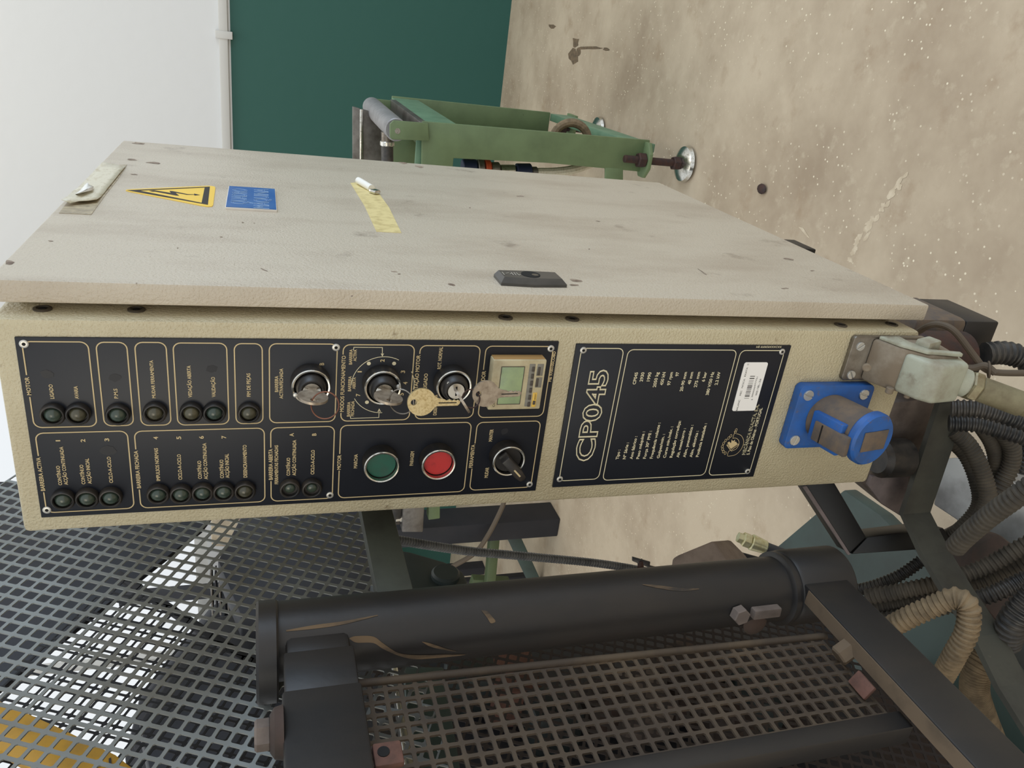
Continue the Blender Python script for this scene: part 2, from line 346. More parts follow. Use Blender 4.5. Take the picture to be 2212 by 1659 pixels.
# ================================================================ SETTING
fl = struct('floor', MB().box2((-12, -6, -0.1), (5, 4.45, 0)), floor_m)
WY = 4.45; wx0, wx1, wz0, wz1 = -7.0, -1.75, 1.86, 4.5
wb = MB()
for a, b in (((-12, WY, 0), (wx0, WY+.25, 5)), ((wx1, WY, 0), (5, WY+.25, 5)), ((wx0, WY, 0), (wx1, WY+.25, wz0)), ((wx0, WY, wz1), (wx1, WY+.25, 5))): wb.box2(a, b)
struct('wall_back', wb, wall_m)
tr = struct('trim_1', MB().box2((wx1+.8, WY-.026, 1.624), (5, WY, 1.672), 0.006), white_trim, 35)
build('clip', MB().box2((at(481, 75, 1, WY-.03).x-.02, WY-.034, 1.60), (at(481, 75, 1, WY-.03).x+.02, WY, 1.690), .003), white_trim, tr)
win = MB(); fw = .09
win.box2((wx0, WY+.04, wz0), (wx1, WY+.14, wz0+fw), .006); win.box2((wx0, WY+.04, wz1-fw), (wx1, WY+.14, wz1), .006)
win.box2((wx0, WY+.04, wz0+fw), (wx0+fw, WY+.14, wz1-fw), .006); win.box2((wx1-fw, WY+.04, wz0+fw), (wx1, WY+.14, wz1-fw), .006)
window = struct('window_1', win, white_trim, 35)
nx = 2
for k in range(nx):
    xa = wx0+fw+(wx1-wx0-2*fw)*k/nx; xb = wx0+fw+(wx1-wx0-2*fw)*(k+1)/nx
    build('pane', MB().box2((xa+.03, WY+.085, wz0+fw), (xb-.03, WY+.093, wz1-fw)), glass_m, window, 0)
    if k: build('mullion', MB().box2((xa-.02, WY+.05, wz0+fw), (xa+.02, WY+.13, wz1-fw), .005), white_trim, window)
NST = []
def stain(poly, m):
    NST.append(1); h = .0001+.00002*len(NST); pts = [at(x, y, 2, 0.0)+Vector((0, 0, h)) for x, y in poly]; n = len(pts); c = sum(pts, Vector())/n
    up = (pts[0]-c).cross(pts[1]-c).z > 0; build('stain', MB().add(pts+[c], [((k, (k+1) % n, n) if up else ((k+1) % n, k, n)) for k in range(n)]), m, fl, 0)
rs = random.Random(3)
def blob(cx, cy, rx, ry, k=11, rot=0.0):
    out = []
    for i in range(k):
        a = 2*math.pi*i/k; q = 0.55+0.55*rs.random(); x = rx*q*math.cos(a); y = ry*q*math.sin(a)
        out.append((cx+x*math.cos(rot)-y*math.sin(rot), cy+x*math.sin(rot)+y*math.cos(rot)))
    return out
for args in ((1243, 92, 9, 13), (1239, 122, 12, 20), (1275, 104, 30, 4), (1192, 57, 10, 5), (1250, 113, 6, 10), (1310, 106, 9, 4)): stain(blob(*args), grime)
for k in range(26):
    t_ = k/25; stain(blob(1832+122*t_+rs.uniform(-6, 6), 556-176*t_+rs.uniform(-6, 6), rs.uniform(6, 14), rs.uniform(3, 8), 13, -.9), pale_mark)
stain([(1725, 490), (1735, 492), (1750, 515), (1744, 512)], pale_mark)
peb = at(1645, 408, 2, 0.006); b = bmesh.new(); bmesh.ops.create_icosphere(b, subdivisions=2, radius=.012)
mb = MB().bm(b, Matrix.Translation(peb) @ Matrix.Diagonal((1.3, 1.9, .5, 1)))
tag(build('debris', mb, rust_rod, base=peb), 'dark pebble of dirt lying on the floor right of the cabinet', 'debris')

# ================================================================ GREEN ROLLER STAND behind the cabinet
st = thing('roller_stand', 'green steel roller stand with a grey roller on top, behind the cabinet door', 'stand', (0.05, 2.4, 0))
Y0 = 2.0
def Q(x, y, Y=Y0): return at(x, y, 1, Y)
npl = [Q(912, 262), Q(1405, 303), Q(1392, 372), Q(1180, 352), Q(980, 342), Q(972, 430), Q(910, 420)]
# near upright plate with a cut-out; the plate reaches behind the cabinet
build('upright', MB().prism([(p.x, Y0, p.z) for p in npl], (0, .014, 0), .003), green_m, st)
zt = npl[0].z; zb = npl[1].z; xr = npl[0].x
build('upright', MB().box2((xr-.10, 2.79, zb+.10), (xr, 2.804, zt-.02), .003), green_m, st)
build('web', MB().box2((xr-.095, 2.014, zb+.05), (xr-.085, 2.79, zt-.02), .001), web_m, st)
build('crossbeam', MB().box2((xr-.034, 2.014, zt-.13), (xr-.006, 2.79, zt-.02), .002), green_l, st)
build('shelf', MB().box2((xr-.055, 2.0, zt-.017), (xr-.002, 2.66, zt+.006), .002), galv, st)
build('crossbeam', MB().prism([(xr-.034, 2.014, .12), (xr-.004, 2.014, .12), (xr-.004, 2.79, .16), (xr-.034, 2.79, .16)], (0, 0, .09), .002), green_l, st)
rz = at(860, 282, 1, Y0).z+.004; rx = at(850, 281, 1, Y0).x; ro = build('roller', MB().cyl((rx, 2.012, rz), (rx, 2.64, rz), .036, 28, bev=.003), roller_m, st)
build('axle', MB().cyl((rx, 1.985, rz), (rx, 2.67, rz), .009, 14), chrome, ro)
br = [Q(842, 268, 1.99), Q(850, 260, 1.99), Q(924, 266, 1.99), Q(927, 304, 1.99), Q(846, 301, 1.99), Q(842, 296, 1.99)]
build('bearing_plate', MB().prism([(p.x, 1.986, p.z) for p in br], (0, .012, 0), .002), green_m, st)
build('bearing_plate', MB().box2((rx-.02, 2.645, rz-.10), (rx+.03, 2.657, rz+.012), .002), green_m, st)
fx = at(1478, 352, 2, 0).x; fz = at(1345, 341, 1, 1.985).z
def foot(x, y, ztop, zplate):
    f = build('levelling_foot', MB().lathe([(.006, .008), (.038, .010), (.058, .006), (.064, .010), (.060, .022), (.040, .032), (.020, .036)], (x, y, 0), (0, 0, 1), 28), chrome, st)
    build('threaded_rod', MB().cyl((x, y, .034), (x, y, ztop), .013, 16, bev=.002), rust_rod, f)
    build('nut', MB().hexa((x, y, .034), (x, y, .062), .024, .003), rust_rod, f)
    build('nut', MB().hexa((x, y, zplate+.016), (x, y, zplate+.045), .026, .003), rust_rod, f)
    return f
zp = at(1395, 340, 1, 2.0).z
fy = 1.972
foot(fx, fy, fz, zp)
foot(xr-.06, 2.80, .20, .15)
oct_ = [(fx+.062*math.cos(math.radians(22.5+45*k))*1.05, fy+.020+.050*math.sin(math.radians(22.5+45*k)), zp) for k in range(8)]
build('foot_plate', MB().prism(oct_, (0, 0, .014), .002), green_m, st)
build('foot_plate', MB().box2((xr-.12, 2.75, .135), (xr, 2.85, .15), .002), green_m, st)
lq = [Q(1308, 362), Q(1346, 364), Q(1346, 420), Q(1308, 420)]; build('leg', MB().prism([(p.x, 1.999, p.z) for p in lq], (0, .012, 0), .002), green_m, st)
hr = at(1232, 306, 1, 2.10); build('hose_ring', MB().tube([hr+Vector((.064*math.sin(a), .010*math.cos(a), .064*math.cos(a))) for a in [2*math.pi*k/32 for k in range(32)]], .015, 10, True), hose_b, st)
sp = [Q(762, 230, 2.45), Q(762, 420, 2.45), Q(830, 420, 2.45), Q(830, 250, 2.45)]
build('back_plate', MB().prism([(p.x, 2.45, p.z) for p in sp], (0, .02, 0), .003), galv, st)
ss = [Q(776, 235, 2.44), Q(776, 420, 2.44), Q(784, 420, 2.44), Q(784, 235, 2.44)]
build('back_plate_rib', MB().prism([(p.x, 2.432, p.z) for p in ss], (0, .018, 0), .004), chrome, st)
gp = [Q(836, 300, 2.3), Q(905, 304, 2.3), Q(905, 430, 2.3), Q(836, 430, 2.3)]
build('side_plate', MB().prism([(p.x, 2.30, p.z) for p in gp], (0, .012, 0), .002), green_m, st)
a_ = Q(836, 285, 2.1); b_ = Q(838, 430, 2.1); cyl_ = build('gas_strut', MB().cyl(a_.lerp(b_, .18), b_, .020, 18), hose_d, st)
build('strut_collar', MB().cyl(a_.lerp(b_, .13), a_.lerp(b_, .2), .024, 18, bev=.002), chrome, cyl_); build('strut_rod', MB().cyl(a_, a_.lerp(b_, .15), .019, 18), steel, cyl_)
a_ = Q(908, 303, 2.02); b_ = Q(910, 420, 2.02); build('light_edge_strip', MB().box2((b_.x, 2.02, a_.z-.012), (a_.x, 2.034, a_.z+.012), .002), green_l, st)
# pneumatic valves seen in the cut-out
vt = thing('pneumatic_valve', 'small orange and navy pneumatic valve with fittings, seen through the green stand', 'valve', Q(1070, 380, 2.2))
def vc(x0, x1, y, r, m, name):
    build(name, MB().cyl(Q(x0, y, 2.2), Q(x1, y, 2.2), r, 18, bev=.003), m, vt)
vc(998, 1028, 362, .030, navy_m, 'coil'); vc(1030, 1044, 364, .034, steel, 'collar'); vc(1046, 1058, 366, .036, red_m, 'body'); vc(1059, 1078, 366, .026, steel, 'elbow'); vc(1079, 1112, 369, .022, chrome, 'fitting'); vc(1114, 1146, 371, .030, navy_m, 'knob'); vc(1147, 1160, 372, .020, galv, 'ferrule')
hz = spline([Q(1160, 373, 2.2), Q(1200, 372, 2.2), Q(1240, 366, 2.22), Q(1280, 352, 2.3)], 10)
build('air_tube', MB().tube(hz, .017, 10), tape_m, vt)

# ================================================================ far objects seen left of the cabinet
rk = thing('machine_stand', 'green stand with a dark square post and slanting green legs, seen left under the cabinet', 'stand', (-1.89, 2.55, 0))
build('post', MB().box2((-1.945, 2.50, 0.0), (-1.835, 2.66, 1.16), .006), press_m, rk)
def strut(p, q, Y, w, m, name): 
    A_, B_ = at(*p, 1, Y), at(*q, 1, Y); d = (B_-A_).normalized(); s_ = Vector((0, 1, 0)).cross(d)*w
    build(name, MB().prism([A_+s_, B_+s_, B_-s_, A_-s_], (0, .05, 0), .004), m, rk)
strut((1074, 1118), (1058, 1290), 2.58, .026, web_m, 'leg'); strut((1092, 1122), (1175, 1300), 2.58, .034, teal_m, 'leg'); strut((1020, 1262), (1100, 1266), 2.64, .030, web_m, 'foot_rail')
strut((938, 1060), (938, 1122), 2.448, .028, green_m, 'cap_block')
bx = thing('motor_box', 'small grey terminal box with a chrome connector beside the dark support bar', 'box', at(893, 1125, 1, 2.42))
def R_(x, y, Y): return at(x, y, 1, Y)
pb = [R_(872, 1080, 2.38), R_(918, 1080, 2.38), R_(914, 1150, 2.38), R_(868, 1150, 2.38)]
build('housing', MB().prism([(p.x, 2.38, p.z) for p in pb], (0, .118, 0), .006), galv, bx)
build('connector', MB().cyl(R_(852, 1118, 2.42), R_(874, 1116, 2.42), .026, 18, bev=.004), chrome, bx)
build('plug', MB().box(R_(852, 1106, 2.44), (.09, .09, .06), .01), black_pl, bx)
cb = spline([R_(1090, 1070, 2.49), R_(1085, 1095, 2.485), R_(1055, 1155, 2.46), R_(1025, 1195, 2.44), R_(975, 1225, 2.44), R_(930, 1250, 2.44)], 12)
tag(build('cable', MB().tube(cb, .0125, 8), cable_m, base=cb[0]), 'thin grey cable hanging in a curve behind the corrugated black hose', 'cable')
hp = [away(838, 1165, .80), away(860, 1167, .81), away(1000, 1189, .87), away(1150, 1203, .92), away(1300, 1218, .96), away(1432, 1240, .995)]
tag(build('corrugated_hose', corrugated(hp, .0052, .0036, .36, 12), hose_r, base=hp[0]), 'long straight black corrugated hose running down behind the black pivot tube', 'hose')
hk = thing('hose_clip', 'greasy black bracket clamping the corrugated hose near the black tube', 'bracket', away(1400, 1225, .95))
p_ = [away(1366, 1203, .95), away(1405, 1214, .95), away(1404, 1222, .95), away(1445, 1232, .95), away(1442, 1243, .95), away(1366, 1212, .95)]
build('plate', MB().prism(p_, AF*.004, .0006), black_pl, hk)
build('strap', MB().tube([away(1384, 1212+4*k, .955-.004*math.sin(k)) for k in range(8)], .004, 6), rust_rod, hk)
# brass-coloured hose fitting on the floor side
hf = thing('hydraulic_hose', 'rubber hose with a shiny zinc fitting pointing over the floor', 'hose', away(1640, 1172, 1.3))
ax = lambda t: away(1594+85*t, 1160+32*t, 1.45)
build('fitting', MB().cyl(ax(0), ax(.12), .010, 6), zinc, hf); build('nut', MB().hexa(ax(.12), ax(.32), .014, .002), zinc, hf); build('ferrule', MB().cyl(ax(.32), ax(.72), .0155, 14, r2=.0125, bev=.002), zinc, hf)
build('rubber', MB().tube([ax(.72), ax(1.0), ax(1.5), ax(2.2)], .0105, 12), rubber, hf)
# ================================================================ PRESS with its slanting frame and guards
pr = thing('eccentric_press', 'dark navy press frame behind the perforated guards, left of the cabinet', 'machine', (-0.45, 0.2, 0))
DA = Vector((0, -0.4415, -0.8972)); DB = Vector((0, 0.8972, -0.4415)); NX = Vector((1, 0, 0))
def slab(name, pts, X, th, m, parent, bev=.004):
    P = [at(x, y, 0, X) for x, y in pts]; return build(name, MB().prism([(X, p.y, p.z) for p in P], (-th, 0, 0), bev), m, parent)
slab('head_plate', [(-260, 1042), (30, 1040), (500, 1060), (436, 1143), (0, 1488), (-200, 1645)], -.42, .008, press_m, pr, .001)
slab('frame_plate', [(560, 1040), (800, 1040), (838, 1300), (700, 1360), (520, 1330), (470, 1210)], -.50, .05, press_m, pr)
slab('frame_plate', [(455, 1335), (620, 1300), (860, 1330), (1000, 1660), (560, 1760), (330, 1700), (300, 1560)], -.62, .05, press_m, pr)
build('bed', MB().box2((-.95, -.5, .35), (-.44, .13, 1.02), .01), rust_m, pr)
build('bed', MB().box2((-.95, -.5, 1.02), (-.46, .10, 1.28), .01), teal_dk, pr)
build('column', MB().box2((-1.0, -.62, .0), (-.44, -.5, 1.9), .01), press_m, pr)
slab('back_plate', [(775, 1345), (1745, 1290), (1830, 1400), (1960, 1850), (700, 1850)], -.40, .04, press_m, pr)
slab('teal_panel', [(872, 1440), (958, 1440), (1000, 1690), (890, 1690)], -.24, .012, teal_m, pr, .002)
slab('rib', [(845, 1430), (858, 1430), (905, 1700), (880, 1700)], -.22, .02, chrome, pr, .002)
for k in range(9):
    x0 = 1020+90*k+rs.uniform(-15, 15); y0 = 1430+rs.uniform(0, 120)
    P = at(x0, y0, 0, -.36); build('casting', MB().box(P-Vector((.03, 0, 0)), (.10, rs.uniform(.04, .09), rs.uniform(.04, .09)), .008, Matrix.Rotation(rs.uniform(-.4, .4), 3, 'X')), rs.choice([rust_m, cast_m, teal_dk, rust_red]), pr)
# pivot lever plate with its disc
lp = [(842, 1185), (886, 1191), (962, 1213), (1000, 1234), (1011, 1256), (1005, 1290), (850, 1320), (800, 1250)]
lv = slab('lever', lp, -.30, .03, teal_dk, pr, .004)
lc = at(962, 1246, 0, -.30); build('pivot_cap', MB().lathe([(.020, 0), (.020, .006), (.017, .009)], lc, (1, 0, 0), 28), teal_dk, lv)
yc = [(-60, 1478), (0, 1512), (130, 1570), (250, 1628), (330, 1690), (300, 1800), (100, 1800), (60, 1655), (0, 1620), (-60, 1600)]
slab('yellow_guard', yc, -.30, .012, yellow_m, pr, .003)
tg = MB(); p0 = at(240, 1650, 0, -.299); put_text(tg, '2', at(241, 1659, 0, -.2985), at(240, 1636, 0, -.2985), .016, (0, -.35, .94), (1, 0, 0), .004); build('numeral', tg, ink_blk, pr, 0)
# near perforated guard (square holes, wires slanting with the press)
sg = thing('side_guard', 'grey perforated steel guard sheet with square holes, left of the cabinet', 'guard', (-.116, .05, 1.5))
def keep1(c):
    return c.z < 1.728 - .492*(c.y-.269) and c.z > 1.325 and -.30 < c.y < .40 and c.z < 1.93 and not (c.z < 1.36 and c.y > .2)
ORG1 = at(101, 1600, 0, -.116)
build('perforated_sheet', perforated(ORG1, DA, DB, NX, .0130, .0030, .0012, keep1, (-45, 60, -45, 60)), mesh_m, sg, 30)
# far guard of the same kind, dark against the window
fg = thing('far_guard', 'dark far perforated guard seen against the bright window through the grey guard', 'guard', (-.32, .1, 1.5))
e1, e2 = at(272, 1250, 0, -.32), at(470, 1380, 0, -.32); sl = (e2.z-e1.z)/(e2.y-e1.y)
def keep2(c):
    if c.y < e1.y and c.z > e1.z + sl*(c.y-e1.y): return False
    return c.z < e1.z + sl*(c.y-e1.y) + .0 if c.y > e2.y else (-.35 < c.y and c.z > 1.40)
def keep2(c):
    ln = e1.z + (e2.z-e1.z)/(e2.y-e1.y)*(c.y-e1.y)
    return c.z > ln and -.40 < c.y < .42 and c.z < 1.9 and c.z > 1.36
def keep2b(c):
    # the sheet lies on the camera side (small y) of its slanting frame strip
    t = (c.y-e1.y)*(e2.z-e1.z) - (c.z-e1.z)*(e2.y-e1.y)
    return t < 0 and -.35 < c.y < .45 and 1.40 < c.z < 1.80
ORG2 = at(160, 1400, 0, -.32); l1, l2 = at(0, 1488, 0, -.32), at(436, 1143, 0, -.32)
t0 = (ORG2.y-e1.y)*(e2.z-e1.z) - (ORG2.z-e1.z)*(e2.y-e1.y)
def keep2c(c):
    t = (c.y-e1.y)*(e2.z-e1.z) - (c.z-e1.z)*(e2.y-e1.y)
    return t*t0 > 0 and -.35 < c.y < .45 and 1.38 < c.z < 1.84 and c.z < l1.z + (l2.z-l1.z)/(l2.y-l1.y)*(c.y-l1.y) + .02
build('perforated_sheet', perforated(ORG2, DA, DB, NX, .0130, .0026, .0010, keep2c, (-45, 45, -45, 45)), mesh_d, fg, 30)
dd = (e2-e1).normalized(); nn = Vector((0, dd.z, -dd.y)); a_ = e1-dd*.02; b_ = e2+dd*.10
build('edge_strip', MB().prism([a_+nn*.006, b_+nn*.006, b_-nn*.006, a_-nn*.006], (-.006, 0, 0), .001), mesh_d, fg)
# support bar between the press and the cabinet
sb = [at(785, 1110, 0, -.05), at(810, 1285, 0, -.05), at(855, 1110, 0, -.05), at(875, 1275, 0, -.05)]
tag(build('support_bar', MB().box2((-.062, -.05, 1.332), (-.048, .26, 1.363), .0015), grey_bar, base=(-.055, .1, 1.35)), 'flat grey-green steel bar running level from behind the black tube to the cabinet', 'bar')

# ================================================================ SWING GATE in front (black tube, two arms, perforated panel)
gt = thing('guard_gate', 'black swing guard gate with hinge tube, two arms and a brown perforated panel', 'gate', (-.075, -.065, .93))
TX, TY, TR = -.075, -.064, .0315
ZT = at(600, 1375, 1, TY).z
build('hinge_tube', MB().cyl((TX, TY, .965), (TX, TY, ZT), TR, 40), black_metal, gt)
build('end_cap', MB().lathe([(.0385, 0), (.0400, .0015), (.0400, .0145), (.0385, .0165), (.001, .0165)], (TX-.004, TY-.006, ZT), (0, 0, 1), 44), black_metal, gt)
ua = build('upper_arm', MB().box2((-.0665, -.145, 1.388), (-.0495, -.104, 1.4405), .002), black_metal, gt)
build('weld_neck', MB().box2((-.0660, -.108, 1.390), (-.0530, -.078, 1.4385), .004), black_metal, ua); build('arm_sleeve', MB().box2((-.0685, -.62, 1.3865), (-.048, -.143, 1.4425), .0025), black_metal, ua)
bc = at(586, 1585, 0, -.058); wb2 = build('weld_boss', MB().lathe([(.018, 0), (.0165, .006), (.012, .009)], (-.058, bc.y, 1.4420), (0, 0, 1), 18), rust_m, ua)
build('bolt', MB().hexa((-.058, bc.y, 1.450), (-.058, bc.y, 1.461), .0105, .0015), cast_m, ua)
la = build('lower_arm', MB().box2((-.0665, -.62, .909), (-.0495, -.088, .960), .0022), black_metal, gt)
build('dust_film', MB().box2((-.0657, -.60, .9597), (-.0510, -.098, .9606)), dust_top, la, 0)
build('hinge_collar', MB().lathe([(.0355, 0), (.0370, .002), (.0370, .060), (.0355, .063), (.0345, .0635), (.0345, .0665), (.0362, .067), (.0362, .071), (.033, .073)], (TX, TY, .898), (0, 0, 1), 40), black_metal, gt)
bo = at(1815, 1408, 2, .966); build('bolt', MB().hexa((-.064, bo.y, .955), (-.073, bo.y-.001, .968), .0095, .0015), dust_top, la)
lg = at(1862, 1480, 0, -.0725); lug = build('lug', MB().box(lg, (.014, .021, .004), .0012, Matrix.Rotation(.55, 3, 'Y')), rust_red, la); build('hole', MB().cyl(lg+Vector((.0010, 0, .0012)), lg+Vector((.0014, 0, .0030)), .0045, 14), dark, lug) if False else None
# tab and bolt on the tube
fr = Vector((CAM.x-TX, CAM.y-TY, 0)).normalized(); sd = Vector((-fr.y, fr.x, 0))
def on_tube(px, py, out=0.0):
    z = at(px, py, 1, TY-.02).z; d = at(px, py, 2, z); r = ray(px, py); rd = Vector((r.x, r.y, 0)).normalized(); o = Vector((CAM.x-TX, CAM.y-TY, 0)); bq = o.dot(rd); R2 = TR+out
    h = math.sqrt(max(0, bq*bq-(o.length_squared-R2*R2))); p = o+rd*(-bq-h); k = (-bq-h)/Vector((r.x, r.y, 0)).length
    return CAM + r*k
tp = on_tube(1650, 1318); zr = Matrix.Rotation(math.atan2(tp.y-TY, tp.x-TX), 3, 'Z')
tb = build('lock_tab', MB().box(tp, (.014, .010, .030), .0015, zr), cast_m, gt)
bp_ = on_tube(1592, 1322); build('bolt', MB().hexa(bp_, bp_+(bp_-Vector((TX, TY, bp_.z))).normalized()*.010, .0085, .001), cast_m, tb)
build('weld_bead', MB().lathe([(.012, -.003), (.013, .001), (.008, .004)], on_tube(1630, 1345), (tp-Vector((TX, TY, tp.z))), 14), rust_m, tb)
def tube_mark(rows, m, name='dust_streak'):
    a = []; b_ = []
    for i, (x, y0, y1) in enumerate(rows):
        for L_, y in ((a, y0), (b_, y1)): L_.append(on_tube(x, y, .0004))
    n = len(a); build(name, MB().add(a+b_, [(i, i+1, n+i+1, n+i) for i in range(n-1)]), m, gt)
def dense(rows, k=6):
    q = spline([Vector(r) for r in rows], k); return [tuple(v) for v in q]
tube_mark(dense([(755, 1378, 1380), (770, 1374, 1388), (806, 1375, 1389), (828, 1390, 1402), (860, 1410, 1416), (898, 1415, 1424), (960, 1414, 1420), (1005, 1414, 1415)]), tube_dust)
tube_mark(dense([(618, 1361, 1364), (680, 1350, 1358), (740, 1342, 1349), (816, 1328, 1330)]), tube_dust)
tube_mark(dense([(912, 1386, 1387), (930, 1390, 1397), (960, 1400, 1404), (985, 1407, 1408)]), tube_dust)
tube_mark(dense([(1388, 1262, 1263), (1420, 1264, 1270), (1470, 1270, 1277), (1510, 1271, 1273)]), tube_dust)
tube_mark(dense([(1040, 1318, 1319), (1052, 1320, 1334), (1060, 1328, 1346), (1070, 1340, 1344)]), tube_dust)
# panel
GX = -.080; yi = at(1700, 1590, 0, GX).y; yo = at(1700, 1635, 0, GX).y
build('frame_bar', MB().cyl((GX+.001, -.1295, .955), (GX+.001, -.1155, 1.392), .0032, 12), gate_mesh_m, gt)
build('frame_bar', MB().box2((GX-.012, yo, .955), (GX+.008, yi, 1.392), .002), black_metal, gt)
keepg = lambda c: yi-.004 < c.y < -.1155-.014*(1.392-c.z)/.437 and .955 < c.z < 1.392
build('perforated_sheet', perforated((GX, -.1535, 1.2755), Vector((0, 0, -1)), Vector((0, 1, 0)), NX, .0119, .0031, .0020, keepg, (-30, 30, -20, 20)), gate_mesh_m, gt, 30)
nt_ = at(838, 1632, 0, -.058); nu = build('nut_plate', MB().box(nt_, (.006, .019, .020), .002), rust_red, gt)
build('hole', MB().cyl(nt_+Vector((.0025, .001, .003)), nt_+Vector((.0036, .001, .003)), .0042, 14), dark, nu)
# lower guard behind the gate, slanting wires
g2 = thing('lower_guard', 'rusty brown perforated guard with slanting wires behind the swing gate', 'guard', (-.30, -.2, 1.1))
keep3 = lambda c: -.42 < c.y < .12 and .70 < c.z < 1.34
build('perforated_sheet', perforated(at(1500, 1560, 0, -.30), DA, DB, NX, .0130, .0032, .0016, keep3, (-44, 44, -44, 44)), lower_mesh_m, g2, 30)

# ================================================================ below the cabinet: brackets, castings, base
def vprism(name, pts, t, vec, m, parent=None, bev=.002):
    return build(name, MB().prism([away(x, y, t) for x, y in pts], vec, bev), m, parent)
tpz = [at(x, y, 2, .45) for x, y in [(1580, 1268), (1640, 1213), (1822, 1058), (1900, 1112), (1998, 1212), (2070, 1300), (2200, 1480), (2300, 1600), (2300, 1800), (1900, 1800), (1650, 1500), (1500, 1350)]]
build('base_plate', MB().prism(tpz, (0, 0, -.03), .004), teal_m, pr)
build('pedestal', MB().box2((-.9, -.3, 0.0), (-.34, .25, .42), .01), teal_dk, pr)
eb = thing('angle_bar', 'black bent angle bar below the cabinet, above the teal base', 'bar', away(1836, 1190, 1.0))
vprism('bar', [(1722, 1020), (1790, 1020), (1873, 1161), (1836, 1197)], 1.0, AF*.04, deep_black, eb, .003)
vprism('bar', [(1838, 1198), (1874, 1160), (2040, 1140), (2060, 1183)], 1.0, AF*.05, deep_black, eb, .003)
vprism('edge', [(1735, 1052), (1743, 1050), (1838, 1198), (1832, 1199)], .997, AF*.004, ledge_m, eb, .0005)  # pale strip puts the light along the bar's left edge into colour
cs = thing('cast_block', 'dusty brown casting beside the lower end of the black tube', 'block', away(1540, 1200, .98))
HL = lambda L_: [away(*p) for p in L_]
build('block', MB().hull(HL([(1447, 1250, .98), (1453, 1204, .98), (1541, 1168, .985), (1597, 1250, .98), (1577, 1165, 1.05), (1612, 1200, 1.05), (1642, 1250, 1.04), (1475, 1250, 1.07), (1475, 1215, 1.06)]), .003), cast_l, cs)
build('rear_block', MB().hull(HL([(1592, 1190, 1.07), (1650, 1206, 1.07), (1686, 1245, 1.06), (1600, 1250, 1.06), (1640, 1204, 1.12), (1600, 1192, 1.12), (1690, 1245, 1.12)]), .003), press_m, cs)
mb_ = thing('mounting_block', 'dark brown mounting block in the shade under the cabinet', 'block', at(1930, 980, 1, .11))
P = [at(x, y, 1, .10) for x, y in [(1872, 1052), (1888, 1000), (1930, 870), (2030, 858), (2010, 960), (1975, 1090), (1950, 1118), (1905, 1090)]]
build('plate', MB().prism([(p.x, .10, p.z) for p in P], (0, .06, 0), .003), cast_m, mb_)
P = [at(x, y, 1, .096) for x, y in [(1884, 1030), (1964, 1012), (1962, 1080), (1946, 1114), (1905, 1088), (1876, 1050)]]; build('ledge', MB().prism([(p.x, .096, p.z) for p in P], (0, .006, 0), .001), ledge_m, mb_)
a_ = at(1893, 990, 1, .075); b_ = at(1960, 988, 1, .075); build('knob', MB().cyl(a_, b_, .024, 24, bev=.006), black_pl, mb_)
bk = thing('bent_bracket', 'bent flat grey steel bracket carrying the conduits under the cabinet', 'bracket', (-.08, .05, .70))
bt = [(2030, 872, .70), (1951, 1111, .70), (1993, 1197, .70), (2041, 1279, .70), (2105, 1376, .70), (2157, 1484, .70), (2230, 1600, .70)]
bp3 = [at(x, y, 2, z) for x, y, z in bt]; th = .007; bm_ = MB()
def strip(mb, pts, h, th):
    n = len(pts); off = []
    for i in range(n):
        t = (pts[min(i+1, n-1)]-pts[max(i-1, 0)]); t.z = 0; t.normalize(); off.append(Vector((t.y, -t.x, 0))*th)
    for i in range(n-1):
        a, b, oa, ob = pts[i], pts[i+1], off[i], off[i+1]; H = Vector((0, 0, -h))
        mb.add([a, b, b+ob, a+oa, a+H, b+H, b+ob+H, a+oa+H], [(0, 1, 2, 3), (7, 6, 5, 4), (4, 5, 1, 0), (3, 2, 6, 7), (0, 3, 7, 4), (2, 1, 5, 6)])
    return mb
build('strip', strip(bm_, bp3, .043, th), bracket_m, bk, 30)
tr_ = thing('drip_tray', 'grey sheet-metal tray standing on the floor under the conduits', 'tray', at(2110, 1040, 2, .2))
ty = [at(x, y, 2, .22) for x, y in [(2015, 1090), (2040, 990), (2120, 985), (2240, 1080), (2300, 1170), (2150, 1180)]]
build('top', MB().prism(ty, (0, 0, -.02), .004), tray_m, tr_)
build('body', MB().prism([Vector((p.x, p.y, .20))*.98+Vector((ty[0].x, ty[0].y, .2))*.02 for p in ty], (0, 0, -.2), .004), tray_m, tr_)
rb = thing('rubble_casting', 'reddish brown greasy casting at the lower edge behind the conduits', 'block', away(2190, 1230, 1.05))
vprism('body', [(2090, 1270), (2100, 1180), (2160, 1150), (2260, 1230), (2260, 1380), (2190, 1390)], 1.05, AF*.1, rust_m, rb, .01)
# black square housing right below the door
sq = thing('limit_switch', 'dusty black square switch housing hanging below the cabinet door', 'switch', (.11, .15, .65))
build('housing', MB().box2((.072, .115, .588), (.147, .20, .640), .003), black_metal, sq)
build('cover', MB().box2((.085, .112, .640), (.150, .20, .720), .008), dust_pl, sq)
build('bellows', MB().cyl((.112, .092, .655), (.112, .092, .735), .029, 26, bev=.006), rust_rod, sq)
tie = spline([away(1985, 716, .86), away(2006, 704, .84), away(2030, 701, .83), away(2062, 716, .82), away(2105, 770, .82), away(2128, 797, .82), away(2160, 805, .82), away(2240, 806, .82)], 10)
tag(build('cable', MB().tube(tie, .0035, 10), cable_m, base=tie[0]), 'thin brown cable looping over the black switch housing', 'cable')
tie2 = spline([away(2030, 786, .84), away(2060, 792, .83), (away(2100, 795, .822)), away(2128, 790, .815), away(2150, 806, .812)], 10)
tag(build('cable', MB().tube(tie2, .0038, 10), cable_m, base=tie2[0]), 'short cut brown cable tied to the looping cable end', 'cable')
